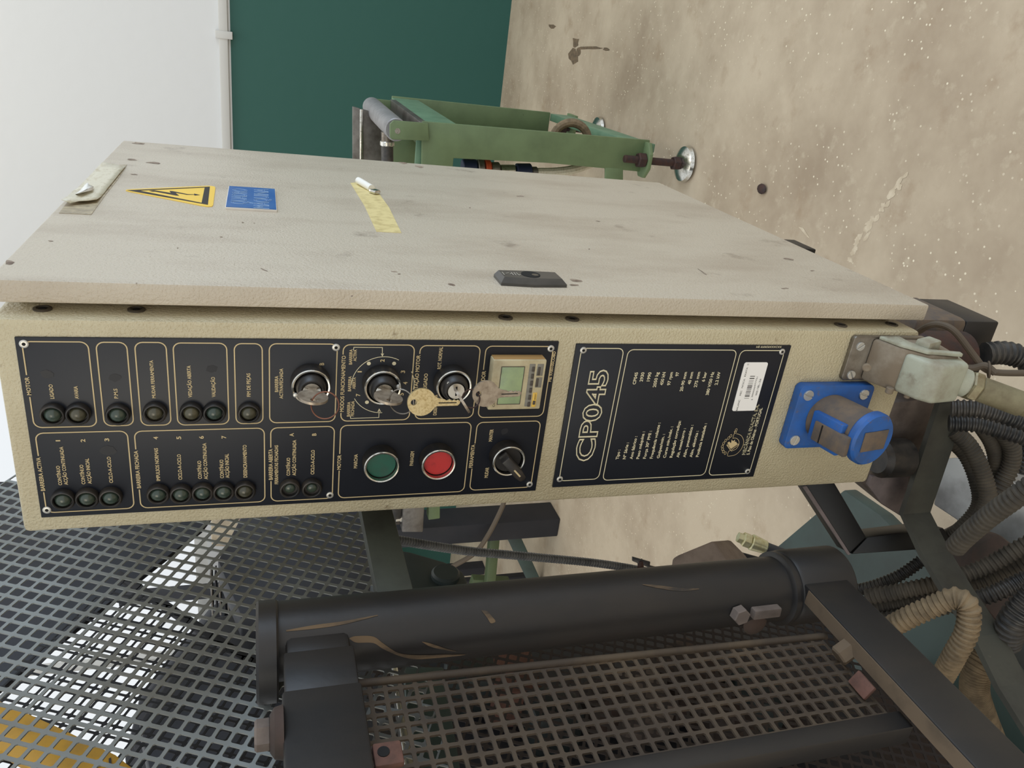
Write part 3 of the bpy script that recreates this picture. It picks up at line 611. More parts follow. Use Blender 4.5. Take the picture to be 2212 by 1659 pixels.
tp_ = away(2136, 799, .815); tag(build('cable_tie', MB().tube([tp_+AD*(.0075*math.cos(a)*.35)+AR*(.0085*math.sin(a))+AF*(.006*math.cos(a)) for a in [2*math.pi*k/16 for k in range(16)]], .0012, 6, True), cable_m, base=tp_), 'small brown tie binding the two thin cables', 'cable tie')
# corrugated conduits
def hose(pts, r, pitch, m, label, depth=.17, name='conduit'):
    q = [away(*p) for p in pts]; o = build(name, corrugated(q, r, pitch, depth, 12), m, base=q[0]); return tag(o, label, 'conduit')
hose([(2128, 765, .93), (2165, 762, .93), (2200, 770, .93), (2260, 800, .92)], .0145, .0070, hose_d, 'black corrugated conduit leaving the square switch housing')
hose([(2055, 882, .87), (2110, 884, .86), (2170, 898, .85), (2250, 925, .84)], .0102, .0058, hose_d, 'dark corrugated conduit just below the olive conduit')
hose([(2050, 914, .90), (2110, 917, .89), (2170, 932, .88), (2250, 955, .87)], .0100, .0058, hose_d, 'second dark corrugated conduit, under the first one below the olive conduit')
hose([(2060, 930, .93), (2095, 965, .93), (2122, 1020, .93), (2134, 1075, .93), (2118, 1120, .94), (2080, 1170, .97)], .0102, .0040, hose_g, 'dusty conduit bulging downwards from the bracket end', .08)
hose([(2050, 950, .98), (2085, 985, .98), (2108, 1040, .98), (2113, 1090, .985), (2080, 1135, .995), (2040, 1165, 1.02)], .0085, .0040, hose_g, 'thinner dusty conduit inside the bulging one', .12)
hose([(2120, 918, .94), (2146, 960, .95), (2155, 1010, .96), (2142, 1060, .98), (2125, 1110, 1.0)], .0105, .0040, hose_g, 'smooth dusty conduit dropping from the two dark conduits', .06)
hose([(2160, 925, .92), (2185, 965, .93), (2182, 1010, .94), (2155, 1060, .95), (2130, 1090, .97)], .0105, .0048, hose_g, 'ribbed grey conduit curving beside the smooth dusty one', .14)
hose([(2250, 1035, .80), (2195, 1073, .82), (2135, 1117, .85), (2085, 1160, .88), (2060, 1186, .9)], .0118, .0062, hose_g, 'thick grey corrugated conduit crossing in front of the others')
hose([(2230, 930, .95), (2222, 980, .95), (2205, 1020, .96)], .0105, .0048, hose_d, 'dark conduit at the right edge behind the ribbed grey conduit')
hose([(2270, 1150, .92), (2200, 1185, .935), (2120, 1228, .95), (2030, 1258, .96), (1950, 1276, .975), (1870, 1290, 1.0)], .0105, .0062, hose_g, 'upper conduit of the bundle passing behind the bent bracket')
hose([(2270, 1190, .935), (2200, 1222, .955), (2125, 1255, .97), (2030, 1285, .98), (1950, 1304, .995), (1870, 1318, 1.02)], .0108, .0062, hose_g, 'middle conduit of the bundle passing behind the bent bracket')
hose([(2270, 1228, .905), (2210, 1253, .925), (2135, 1286, .935), (2030, 1312, .965), (1960, 1328, .98), (1890, 1342, 1.0)], .0105, .0060, hose_d, 'lowest dark conduit of the bundle passing behind the bent bracket')
hose([(1990, 1212, 1.0), (1940, 1245, 1.01), (1880, 1268, 1.03), (1840, 1276, 1.05)], .0080, .0050, hose_d, 'thin black conduit above the bundle behind the bent bracket')
hose([(1905, 1365, .78), (1960, 1335, .76), (2020, 1308, .745), (2064, 1292, .735), (2092, 1312, .73), (2088, 1365, .735), (2062, 1415, .75), (2036, 1462, .78)], .0108, .0054, hose_b, 'brown dusty corrugated conduit bent into a loop in front of the bracket')
hose([(2130, 1418, .92), (2112, 1446, .92), (2105, 1490, .93), (2120, 1540, .95), (2140, 1590, .98)], .0165, .0030, hose_b, 'short thick finely ribbed conduit behind the lower black arm', .08)
hose([(2260, 1255, .85), (2212, 1310, .86), (2185, 1350, .87), (2172, 1390, .89)], .0165, .0062, hose_d, 'dark thick conduit in the lower right corner below the bent bracket')
# far machinery seen through the guards, in front of the window
fs = thing('sheet_stack', 'stack of dark sheets with bright edges below the window, seen through the guard', 'stack', at(500, 1270, 1, 2.8))
sx0, sx1 = at(470, 1240, 1, 2.75).x, at(470, 1330, 1, 2.75).x
zs = [at(452+9*k, 1260, 1, 2.75).z for k in range(10)]; zt_ = zs[-1]-.014
for k, z in enumerate(zs): build('sheet', MB().box2((sx1, 2.75+.02*(k % 2), z-.012), (sx0-.03*k, 2.86, z-.004), .002), [galv, press_m][k % 2], fs)
build('rack_body', MB().box2((sx1, 2.76, zt_-.42), (at(536, 1095, 1, 2.76).x, 3.25, zt_), .01), press_m, fs)
for yy in (2.80, 3.21): build('leg', MB().box2((sx1+.01, yy-.02, 0), (sx1+.05, yy+.02, zt_-.41), .003), press_m, fs)
ct_ = at(520, 1140, 1, 3.02); tc = thing('tan_canister', 'blurred tan canister with a wider foot, seen through the guard beside the cabinet', 'canister', (ct_.x, 3.02, zt_))
hc_ = at(466, 1140, 1, 3.0).z-zt_
build('body', MB().lathe([(.12, 0), (.12, .01), (.095, hc_*.45), (.085, hc_*.97), (.075, hc_)], (ct_.x, 3.02, zt_+.02), (0, 0, 1), 24), tan_m, tc)
build('foot_ring', MB().cyl((ct_.x, 3.02, zt_), (ct_.x, 3.02, zt_+.05), .13, 24, bev=.01), cast_m, tc)
dk = thing('dark_rack', 'dark storage rack holding the blue crates', 'rack', at(520, 1540, 1, 3.6))
P = [at(x, y, 1, 3.65) for x, y in [(455, 1330), (640, 1250), (900, 1330), (900, 1900), (300, 1900), (270, 1640), (300, 1520)]]
build('panel', MB().prism([(p.x, 3.65, p.z) for p in P], (0, .1, 0), .01), press_m, dk)
xa_, xb_ = at(500, 1640, 1, 3.35).x, at(500, 1330, 1, 3.35).x
for sx_ in (xa_, xb_): build('leg', MB().box2((sx_-.03, 3.56, 0), (sx_+.03, 3.64, 2.3), .004), press_m, dk)
labs = iter(['left one of the two blue crates on the upper shelf of the dark rack', 'right one of the two blue crates on the upper shelf of the dark rack', 'leftmost of the three blue crates on the lower shelf of the dark rack', 'middle one of the three blue crates on the lower shelf of the dark rack', 'rightmost of the three blue crates on the lower shelf of the dark rack'])
for v_, ys in ((445, (1575, 1465)), (565, (1600, 1490, 1385))):
    zr2 = at(v_, 1480, 1, 3.35).z
    build('shelf', MB().box2((xa_, 3.15, zr2-.125), (xb_, 3.65, zr2-.101), .003), press_m, dk)
    for y in ys:
        c_ = at(v_, y, 1, 3.35); c_.z = zr2; t_ = thing('crate', next(labs), 'crate', c_-Vector((0, 0, .1)), 'blue crates in the background')
        build('wall', MB().box(c_, (.25, .3, .20), .01), crate_m, t_); build('rim', MB().box(c_+Vector((0, 0, .09)), (.28, .33, .03), .005), crate_m, t_)
        build('handle_slot', MB().box(c_+Vector((0, -.151, .02)), (.10, .004, .035), 0), dark, t_, 0)
# ================================================================ CONTROL CABINET
Z0 = .83; CW = .1765; CH = .80; CD = .605
cab = thing('control_cabinet', 'cream steel control cabinet with dark operating panel, nameplate and large door', 'cabinet', (.1, .3, Z0))
build('body', MB().box2((0, 0, Z0), (CW, CD, Z0+CH), .0045), cream, cab)
build('door_seal', MB().box2((CW-.002, .034, Z0+.010), (.186, CD-.010, Z0+CH-.010), .002), rust_rod, cab)
dx0, dx1, dy, dz0, dz1 = .1842, .2010, .0096, Z0-.0089, Z0+CH+.0002
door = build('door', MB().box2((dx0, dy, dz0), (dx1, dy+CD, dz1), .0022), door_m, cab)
XD = dx1
# screw holes along the return edge of the body, under the door lip
for x, y in ((92, 668), (295, 670), (1092, 687), (1236, 690), (1816, 703), (1926, 701)):
    p = at(x, y, 0, CW)
    s = build('screw', MB().lathe([(.0062, 0), (.0062, .0012), (.0042, .0016), (.0040, .0004)], (CW-.0002, max(.006, p.y), p.z), (1, 0, 0), 16), screw_m, cab)
    build('socket', MB().cyl((CW+.0003, max(.006, p.y), p.z), (CW+.0010, max(.006, p.y), p.z), .0026, 10), dark, s)
build('support_foot', MB().box2((.06, .262, Z0-.012), (.17, .306, Z0+.001), .001).box2((.06, .258, Z0-.062), (.190, .306, Z0-.0095), .002), deep_black, cab)
# ---- plates
def A_(c): return (c[0]/3.456, 680+c[1]/3.456)
def B_(c): return (560+c[0]/3.253, 680+c[1]/3.253)
def C_(c): return (1160+c[0]/3.687, 680+c[1]/3.687)
def D_(c): return (1640+c[0]/3.867, 640+c[1]/3.867)
def F(c, cv, y=-.0022): return at(*cv(c), 1, y)
YP = -.0018
px0, px1, pz0, pz1 = .0147, .1634, Z0+.3843, Z0+.7858
qx0, qx1, qz0, qz1 = .0172, .1612, Z0+.1500, Z0+.3680
cp = build('control_plate', MB().box2((px0, YP, pz0), (px1, .0005, pz1), .0005), plate_m, cab)
np_ = build('nameplate', MB().box2((qx0, YP, qz0), (qx1, .0005, qz1), .0005), plate_m, cab)
NY = (0, -1, 0); UP = (0, 0, 1); YT = YP-.00025; LW = .00085
def frame(top, bot, lef, rig, cv, m, par, r=.0052, gap=None, lw=LW):
    "border line from four points lying on its edges; gap=(x0,x1) opening in the top side for the title; (optional)"
    x1 = F(top, cv).x; x0 = F(bot, cv).x; z1 = F(lef, cv).z; z0 = F(rig, cv).z
    pts = roundrect(x0, x1, z0, z1, r); mb = MB()
    if gap is None: ribbon(mb, [(x, YT, z) for x, z in pts], lw, NY, True)
    else:
        n = len(pts)//4; g0, g1 = sorted(gap); k = n  # top side runs from last point of corner 0 to first of corner 1
        seq = [(g0, z1)] + pts[k:] + pts[:k] + [(g1, z1)]
        ribbon(mb, [(x, YT, z) for x, z in seq], lw, NY, False)
    return build('border_line', mb, m, par, 0)
TXT = MB(); TXN = MB()
def T(s, bs, be, h, cv, mb=None, bold=.022, k=1.04):
    "lettering from its measured baseline start and end; h = cap height in crop pixels"
    p0, p1 = F(bs, cv), F(be, cv); z = (p0.z+p1.z)/2; q = F((bs[0]-h, bs[1]), cv); cap = abs(q.z-p0.z)*k
    m_ = MB(); put_text(m_, s, (p0.x, YT, z), (p1.x, YT, z), cap, UP, NY, bold)
    build('lettering', m_, ink if mb is None else ink_light, cp if mb is None else np_, 0)
    return p0.x, p1.x
fr_ = lambda *a, **k: frame(*a, A_, ink, cp, **k); fb_ = lambda *a, **k: frame(*a, B_, ink, cp, **k)
g = T('MOTOR', (233, 600), (215, 465), 30, A_); fr_((400, 202), (500, 838), (208, 520), (690, 520), gap=(g[0]-.0015, g[1]+.0015))
fr_((840, 206), (890, 828), (745, 500), (970, 500)); fr_((1130, 207), (1160, 825), (1028, 500), (1257, 500)); fr_((1500, 212), (1520, 820), (1308, 500), (1700, 500)); fr_((1850, 216), (1870, 812), (1755, 500), (1960, 500))
g = T('BARREIRA ACTIVA', (337, 1315), (300, 1065), 30, A_); fr_((600, 877), (700, 1460), (300, 1150), (975, 1150), gap=(g[0]-.0012, g[1]+.0012))
g = T('BARREIRA FECHADA', (1050, 1295), (1030, 1015), 28, A_); fr_((1500, 858), (1500, 1420), (1026, 1150), (1975, 1100), gap=(g[0]-.0012, g[1]+.0012))
for s, a, b, h in (('LIGADO', (408, 628), (388, 520), 28), ('AVARIA', (588, 628), (577, 533), 27), ('P.M.S', (880, 625), (876, 552), 27), ('MUDAR FERRAMENTA', (1165, 622), (1138, 340), 25),
    ('VEDAÇÃO ABERTA', (1434, 618), (1422, 380), 26), ('VALIDAÇÃO', (1610, 615), (1602, 465), 26), ('FIM DE PEÇAS', (1870, 612), (1868, 437), 26),
    ('CONTÍNUO', (468, 1272), (440, 1128), 26), ('ACÇÃO CONTINUADA', (507, 1270), (470, 985), 26), ('CONTÍNUO', (637, 1265), (620, 1120), 26), ('ACÇÃO INICIAL', (682, 1262), (664, 1072), 26), ('CICLO-A-CICLO', (843, 1255), (825, 1060), 26),
    ('IMPULSOS NORMAIS', (1193, 1240), (1180, 995), 26), ('CICLO-A-CICLO', (1358, 1232), (1350, 1042), 26), ('CONTÍNUO', (1507, 1225), (1500, 1090), 26), ('ACÇÃO CONTINUADA', (1550, 1228), (1540, 958), 26),
    ('CONTÍNUO', (1672, 1220), (1665, 1082), 26), ('ACÇÃO INICIAL', (1712, 1218), (1705, 1038), 26), ('DESENCRAVAMENTO', (1845, 1215), (1840, 972), 26),
    ('1', (450, 945), (447, 936), 32), ('2', (637, 951), (633, 928), 32), ('3', (815, 944), (812, 922), 32), ('4', (1180, 931), (1178, 910), 32), ('5', (1352, 930), (1350, 908), 32), ('6', (1522, 926), (1518, 905), 32), ('7', (1690, 924), (1685, 903), 32)): T(s, a, b, h, A_)
fb_((300, 205), (300, 755), (72, 480), (540, 500))
g = T('BARREIRA ABERTA', (92, 1160), (95, 943), 26, B_); fb_((300, 790), (300, 1300), (82, 1050), (522, 1000), gap=(g[0]-.0012, g[1]+.0012))
g = T('MODOS FUNCIONAMENTO', (594, 682), (606, 288), 25, B_); fb_((850, 212), (800, 743), (582, 480), (1075, 450), gap=(g[0]-.001, g[1]+.001))
g = T('ROTAÇÃO MOTOR', (1110, 565), (1133, 283), 25, B_); fb_((1340, 218), (1300, 728), (1112, 480), (1530, 450), gap=(g[0]-.001, g[1]+.001))
g = T('CONTADOR', (1578, 575), (1586, 395), 25, B_); fb_((1800, 222), (1750, 718), (1565, 480), (2033, 450), gap=(g[0]-.001, g[1]+.001))
g = T('MOTOR', (572, 1088), (576, 985), 24, B_); fb_((1000, 768), (900, 1270), (565, 1000), (1465, 1000), gap=(g[0]-.001, g[1]+.001))
g = T('FERRAMENTA', (1500, 1075), (1515, 912), 24, B_); fb_((1750, 752), (1700, 1222), (1505, 1000), (1940, 1000), gap=(g[0]-.001, g[1]+.001))
for s, a, b, h in (('BARREIRA', (135, 543), (132, 430), 23), ('ACTIVA/FECHADA', (165, 590), (168, 378), 23), ('B', (455, 355), (455, 338), 30), ('BARREIRA', (652, 350), (656, 243), 21), ('ACTIVA', (682, 327), (686, 245), 21),
    ('BARREIRA', (645, 538), (648, 432), 21), ('ABERTA', (676, 522), (678, 440), 21), ('BARREIRA', (638, 715), (640, 612), 21), ('FECHADA', (666, 713), (668, 606), 21),
    ('1', (720, 405), (720, 396), 28), ('2', (880, 332), (880, 313), 28), ('3', (1024, 410), (1024, 392), 28), ('4', (1040, 490), (1041, 472), 28), ('5', (1014, 567), (1014, 549), 28), ('7', (708, 573), (710, 555), 28),
    ('DESLIGADO', (1172, 575), (1185, 413), 24), ('ROT. NORMAL', (1277, 382), (1290, 226), 24), ('DESENCRAVA', (1245, 706), (1258, 560), 22), ('FERRAMENTAS FECHADAS', (133, 1190), (132, 917), 23),
    ('CONTÍNUO', (218, 1130), (215, 1005), 23), ('ACÇÃO CONTINUADA', (258, 1130), (258, 880), 23), ('A', (242, 855), (243, 832), 28), ('CICLO-A-CICLO', (387, 1122), (388, 950), 23), ('B', (400, 850), (401, 833), 28),
    ('MARCHA', (688, 1078), (691, 980), 23), ('PARAGEM', (1083, 1060), (1087, 960), 23), ('MANTER', (1637, 890), (1645, 805), 23), ('MUDAR', (1608, 1145), (1613, 1073), 23), ('ME 970010SCOBD', (2052, 470), (2083, 258), 18)): T(s, a, b, h, B_)
# dial arcs, dots and pointer brackets of the mode switch
cs_ = F((868, 495), B_)
def arc(a0, a1, r): return [(cs_.x+r*math.cos(math.radians(a)), YT, cs_.z+r*math.sin(math.radians(a))) for a in [a0+(a1-a0)*k/14 for k in range(15)]]
arcm = MB(); RA = (F((868, 295), B_).x-cs_.x)
ribbon(arcm, arc(65, -28, RA), .0005, NY)
ribbon(arcm, arc(28+65-4, 65, RA), .0005, NY); ribbon(arcm, arc(-62, -100, RA*1.02), .0005, NY); ribbon(arcm, arc(118, 182, RA*1.0), .0005, NY)
def pl(pts, w=.0005): ribbon(arcm, [tuple(F(c, B_, YT)) for c in pts], w, NY)
pl([(662, 250), (665, 228), (865, 230), (865, 285)]); pl([(857, 272), (865, 290), (874, 272)]); pl([(640, 712), (642, 728), (840, 722), (842, 668)]); pl([(833, 682), (843, 662), (853, 682)])
for c in ((770, 343), (948, 343), (757, 615)):
    p = F(c, B_); arcm.add([(p.x+.0016*math.cos(a), YT, p.z+.0016*math.sin(a)) for a in [2*math.pi*k/14 for k in range(14)]], [tuple(range(14))])
o_ = build('dial_marks', arcm, ink_light, cp, 0); o_['kind'] = 'stuff'
# ---- nameplate
fn_ = lambda *a, **k: frame(*a, C_, ink_light, np_, **k)
fn_((500, 268), (350, 1315), (265, 800), (590, 800), lw=.0008); fn_((1150, 280), (900, 1300), (625, 800), (1460, 800), lw=.0008); fn_((1800, 285), (1550, 1270), (1490, 800), (1825, 800), lw=.0008)
lines = [('Tipo :', 650, 1152, 665, 1075), ('Nº Série :', 708, 1150, 730, 1018), ('Ano fabrico :', 765, 1150, 795, 968), ('Peso máquina :', 818, 1148, 855, 930), ('Força 30° PMI :', 872, 1146, 910, 925), ('Frequência volante :', 925, 1145, 980, 860),
    ('Golpes/min. :', 978, 1143, 1017, 950), ('Curso min./máx. :', 1030, 1140, 1080, 890), ('Regulação corrediça:', 1080, 1138, 1145, 845), ('Alt. mesa/carro :', 1132, 1137, 1185, 905), ('Alim. pneumática :', 1185, 1136, 1245, 878), ('Alim. eléctrica :', 1238, 1135, 1285, 925), ('Potência instalada :', 1290, 1132, 1350, 865)]
vals = [('CP045', 790, 555, 803, 450), ('2930', 842, 533, 858, 448), ('1990', 897, 530, 915, 450), ('2050 kg', 945, 578, 975, 450), ('450 kN', 1005, 562, 1025, 450), ('97 rpm', 1060, 562, 1085, 450), ('97', 1125, 490, 1135, 452), ('20-90 mm', 1165, 610, 1192, 450), ('40 mm', 1225, 555, 1245, 452), ('275 mm', 1275, 578, 1300, 450), ('6 bar', 1335, 533, 1355, 452), ('380 V/50 Hz', 1372, 640, 1408, 450), ('2.2 kW', 1440, 560, 1462, 452)]
zrow = []
for (s, a, b, c_, d), (s2, a2, b2, c2_, d2) in zip(lines, vals):
    x0 = F((a, b), C_).x; x1 = F((c_, d), C_).x; zl = (F((a, b), C_).z + F((c_, d), C_).z)/2; zr_ = (F((a2, b2), C_).z+F((c2_, d2), C_).z)/2
    m_ = MB(); put_text(m_, s, (x0, YT, zl), (x1, YT, zl), .0030, UP, NY, .022); build('lettering', m_, ink_light, np_, 0)
    m_ = MB(); put_text(m_, s2, (F((a2, b2), C_).x, YT, zr_), (.1346, YT, zr_), .0031, UP, NY, .022); build('lettering', m_, ink_light, np_, 0)
T('S. Paio de Oleiros - PORTUGAL', (1692, 1115), (1797, 742), 22, C_, TXN, .02)
cl = MB(); p0, p1 = F((450, 1165), C_), F((560, 437), C_); zc = (p0.z+p1.z)/2; put_text(cl, 'CP045', (p0.x, YT, zc), (p1.x, YT, zc), .0172, UP, NY, .02, .022); build('title_outline', cl, ink_light, np_, 0)
ml = MB(); p0, p1 = F((1660, 1115), C_), F((1768, 715), C_); zc = (p0.z+p1.z)/2; put_text(ml, 'MECÂNICA EXACTA, S.A.', (p0.x, YT, zc), (p1.x, YT, zc), .0036, UP, NY, .0, .016); build('maker_outline', ml, ink_light, np_, 0)
sm = MB(); pa, pb = F((1948, 262), C_), F((1746, 262), C_); n0 = Vector((1, 0, 0)); put_text(sm, 'ME 970929XXXCXX', (qx1-.0004, YT, pb.z), (qx1-.0004, YT, pa.z), .0019, (-1, 0, 0), NY, .01); build('plate_code', sm, ink_light, np_, 0)
# gear and hand emblem
em = MB(); ec = F((1560, 1040), C_)
def E_(c): return F((1530+c[0]/8.731, 850+c[1]/8.731), lambda q: q, YT)
def el(pts, w=.00045): ribbon(em, [tuple(p) for p in spline([E_(c) for c in pts], 6)], w, NY)
el([(360, 1175), (375, 1110), (400, 1080), (440, 1080), (440, 1095)]); el([(365, 1180), (400, 1180), (520, 1150), (620, 1050), (668, 920), (640, 820), (590, 775), (530, 760)]); el([(440, 1080), (520, 1050), (575, 970), (578, 900), (545, 855), (500, 840), (462, 850)]); el([(462, 850), (480, 780), (500, 740), (490, 710)])
for c in ((525, 690), (512, 728), (425, 800), (385, 840), (330, 885), (290, 940), (265, 1000), (270, 1050), (285, 1095), (320, 1125)):
    p = E_(c); ribbon(em, [(p.x+.0016*math.cos(a), YT, p.z+.0011*math.sin(a)) for a in [2*math.pi*k/12 for k in range(12)]], .0004, NY, True)
ribbon(em, [tuple(E_(c)) for c in [(345, 970), (425, 1075), (570, 970), (560, 950), (430, 1040), (355, 960)]], .0006, NY)
hand = [E_(c) for c in [(358, 930), (395, 905), (415, 930), (430, 930), (440, 868), (465, 900), (505, 868), (495, 915), (520, 905), (548, 950), (425, 1035)]]
em.add([p+Vector((0, -.0001, 0)) for p in hand], [tuple(range(len(hand)))]); o_ = build('emblem', em, ink, np_, 0); o_['kind'] = 'stuff'
# barcode label
def G_(c): return F((1560+c[0]/12.76, 770+c[1]/12.76), lambda q: q, YP-.0005)
c4 = [G_(c) for c in ((300, 1520), (940, 1480), (1245, 155), (590, 175))]
lx0 = (c4[0].x+c4[1].x)/2; lx1 = (c4[2].x+c4[3].x)/2; lz1 = (c4[0].z+c4[3].z)/2; lz0 = (c4[1].z+c4[2].z)/2
mb = MB(); mb.prism([(x, YP, z) for x, z in roundrect(lx0, lx1, lz0, lz1, .0022)], (0, -.0004, 0)); bl = build('barcode_label', mb, white_lbl, np_, 0)
YL = YP-.00055; lb = MB()
def TL(s, a, b, cap): 
    p0, p1 = G_(a), G_(b); z = (p0.z+p1.z)/2; put_text(lb, s, (p0.x, YL, z), (p1.x, YL, z), cap, UP, NY, .0)
TL('BALANC', (430, 1495), (490, 1195), .0017); TL('MEC', (520, 1080), (550, 940), .0017); TL('NCICA', (580, 870), (625, 620), .0017); TL('EXATA', (655, 555), (705, 300), .0017); TL('C', (735, 238), (738, 195), .0017)
TL('005', (960, 1070), (985, 940), .0018); TL('18L-26', (1000, 900), (1080, 615), .0018); TL('5', (835, 1205), (845, 1170), .0014); TL('000000', (850, 1120), (905, 830), .0014); TL('077751', (915, 820), (985, 560), .0014)
ya, yb = 1155, 540; w_ = [1, 3, 1.4, 2, 2, 1.2, 1, 2.6, 2.2, .8, .8, .8, .8, .8, 2.6, .9, .9]; pos = [1155, 1105, 1060, 1015, 970, 925, 900, 875, 830, 800, 770, 740, 700, 660, 618, 560, 545]
zb0 = G_((690, 850)).z; zb1 = zb0-.0052
for y_, w in zip(pos, w_):
    x = G_((690, y_)).x; lb.add([(x, YL, zb1), (x+.00035*w, YL, zb1), (x+.00035*w, YL, zb0), (x, YL, zb0)], [(0, 1, 2, 3)])
o_ = build('label_print', lb, ink_blk, bl, 0); o_['kind'] = 'stuff'
# rivets
for c, cv, par in [((178, 218), A_, cp), ((350, 1458), A_, cp), ((540, 230), B_, cp), ((497, 1268), B_, cp), ((2050, 238), B_, cp), ((1900, 1192), B_, cp), ((370, 283), C_, np_), ((182, 1310), C_, np_), ((1953, 295), C_, np_), ((1678, 1248), C_, np_)]:
    p = F(c, cv); rv = build('rivet', MB().lathe([(.0031, 0), (.0030, .0006), (.0025, .0009), (.0013, .0009), (.0012, .0004)], (p.x, YP, p.z), NY, 20), alu, cab)
    build('hole', MB().cyl((p.x, YP-.0005, p.z), (p.x, YP-.00102, p.z), .0012, 12), dark, rv, 0)
for c, cv, a, b_ in (((350, 445), A_, .0045, .0034), ((855, 470), A_, .0044, .0034), ((1580, 405), A_, .0044, .0030), ((805, 1015), A_, .0058, .0046), ((1725, 820), B_, .0036, .0034), ((1130, 940), B_, .0, .0)):
    if a: p = F(c, cv); mb = MB(); K = 18; mb.add([(p.x+b_*math.cos(2*math.pi*k/K)*rs.uniform(.8, 1.1), YT+.0001, p.z+a*math.sin(2*math.pi*k/K)*rs.uniform(.8, 1.1)) for k in range(K)], [tuple(range(K))]); build('smudge', mb, smudge_m, cp, 0)
# ---- indicator lamps
def lamp(c, cv, m, k=1.0, deep=False):
    p = F(c, cv, -.005); o = (p.x, YP, p.z); r = .0084*k
    b = build('indicator_lamp', MB().lathe([(r, 0), (r, .0040), (r-.0008, .0052), (r-.0015, .0054), (r-.0021, .0047), (r-.0023, .0018), (.001, .0016)], o, NY, 28), black_pl, cab)
    if deep: build('lens', MB().dome((p.x, YP-.0018, p.z), NY, r-.0040, .0022, 18), m, b)
    else: build('lens', MB().dome((p.x, YP-.0020, p.z), NY, r-.0026, .0046, 20), m, b)
for c, m in (((392, 748), lens_g), ((580, 745), lens_y), ((878, 748), lens_g), ((1155, 735), lens_y), ((1427, 735), lens_y), ((1600, 735), lens_g), ((1858, 735), lens_y),
    ((470, 1385), lens_g), ((650, 1375), lens_g), ((825, 1368), lens_g), ((1180, 1345), lens_g), ((1350, 1343), lens_g), ((1512, 1333), lens_g), ((1670, 1325), lens_g), ((1828, 1318), lens_y)): lamp(c, A_, m)
lamp((215, 1225), B_, lens_g, 1, True); lamp((370, 1222), B_, lens_g, 1, True)
# ---- push buttons, selector, key switches
YR = -.0135
def bezel(c, name, m=black_pl, label=None):
    p = F(c, B_, YR); o = (p.x, YP, p.z); h = -YR+YP
    b = build(name, MB().lathe([(.0152, 0), (.0152, .006), (.0148, .0105), (.0146, h-.0006), (.0128, h-.0006), (.0126, .004), (.001, .004)], o, NY, 36), black_pl, cab)
    build('chrome_ring', MB().lathe([(.01475, h-.0022), (.01475, h), (.0141, h+.0008), (.0130, h+.0006), (.0127, h-.0012), (.0127, h-.003)], o, NY, 40, False), chrome, b); return b, p, h
for c, m, lab in (((862, 1072), green_btn, 'green start button'), ((1262, 1055), red_btn, 'red stop button')):
    b, p, h = bezel(c, 'push_button'); b['label'] = lab
    build('cap', MB().lathe([(.0125, 0), (.0125, h-.0050), (.0121, h-.0042), (.0100, h-.0040), (.00001, h-.0040)], (p.x, YP, p.z), NY, 36, False), m, b)
b, p, h = bezel((1755, 1030), 'selector_switch'); o = Vector((p.x, YP, p.z))
build('disc', MB().lathe([(.0124, 0), (.0124, h-.0035), (.0118, h-.0028), (.00001, h-.0028)], o, NY, 32, False), black_pl, b)
e0, e1_ = F((1697, 978), B_, -.020), F((1845, 1150), B_, -.026); hd = Vector((e1_.x-e0.x, 0, e1_.z-e0.z)); L = hd.length; hd.normalize(); sdv = Vector((hd.z, 0, -hd.x))
# handle bar: tapered in plan, pointed towards the lower left
ctr = Vector((p.x, 0, p.z)); hb = [(-.0115, .0042), (-.0115, -.0042), (.010, -.0042), (.0165, -.0030), (.0175, 0), (.0165, .0030), (.010, .0042)]
build('handle', MB().prism([Vector((ctr.x, YR-.0002, ctr.z)) + hd*a + sdv*s_ for a, s_ in hb], (0, -.0125, 0), .0012), black_pl, b)
ln = [(.002, -.0007), (.0110, -.0007), (.0110, .0007), (.002, .0007)]
build('pointer', MB().prism([Vector((ctr.x, YR-.0125, ctr.z)) + hd*a + sdv*s_ for a, s_ in ln], (0, -.0006, 0)), ink, b, 0)
KEYS = []
for c in ((365, 511), (870, 516), (1370, 509)):
    b, p, h = bezel(c, 'key_switch'); o = Vector((p.x, YP, p.z))
    build('barrel', MB().lathe([(.0118, 0), (.0118, h-.002), (.0112, h+.002), (.0096, h+.0072), (.0088, h+.0080), (.0078, h+.0080), (.0076, h+.0040)], o, NY, 32, False), black_pl, b)
    build('lock_core', MB().lathe([(.0074, 0), (.0074, h+.0070), (.0068, h+.0078), (.0040, h+.0078), (.00001, h+.0078)], o, NY, 30, False), chrome, b)
    KEYS.append((p, YP-h-.0078))
p, yk = KEYS[0]
for (p, yk), ang in zip(KEYS, (200, 70, 130)):
    pass
for (p, yk), c, par in zip(KEYS, ((255, 568), (980, 508), (1335, 487)), [o_ for o_ in cab.children if o_.name.startswith('key_switch')]):
    q = F(c, B_, -.020); build('index_pin', MB().lathe([(.0018, 0), (.0018, .0012), (.0009, .0016)], (q.x, -.0185, q.z), NY, 12), alu, par)
for (p, yk), par, vert in zip(KEYS, [o_ for o_ in cab.children if o_.name.startswith('key_switch')], (1, 1, 0)):
    s_ = (.0012, .0006, .0080) if vert else (.0080, .0006, .0012); build('keyhole', MB().box((p.x, yk-.0001, p.z), s_), dark, par, 0)
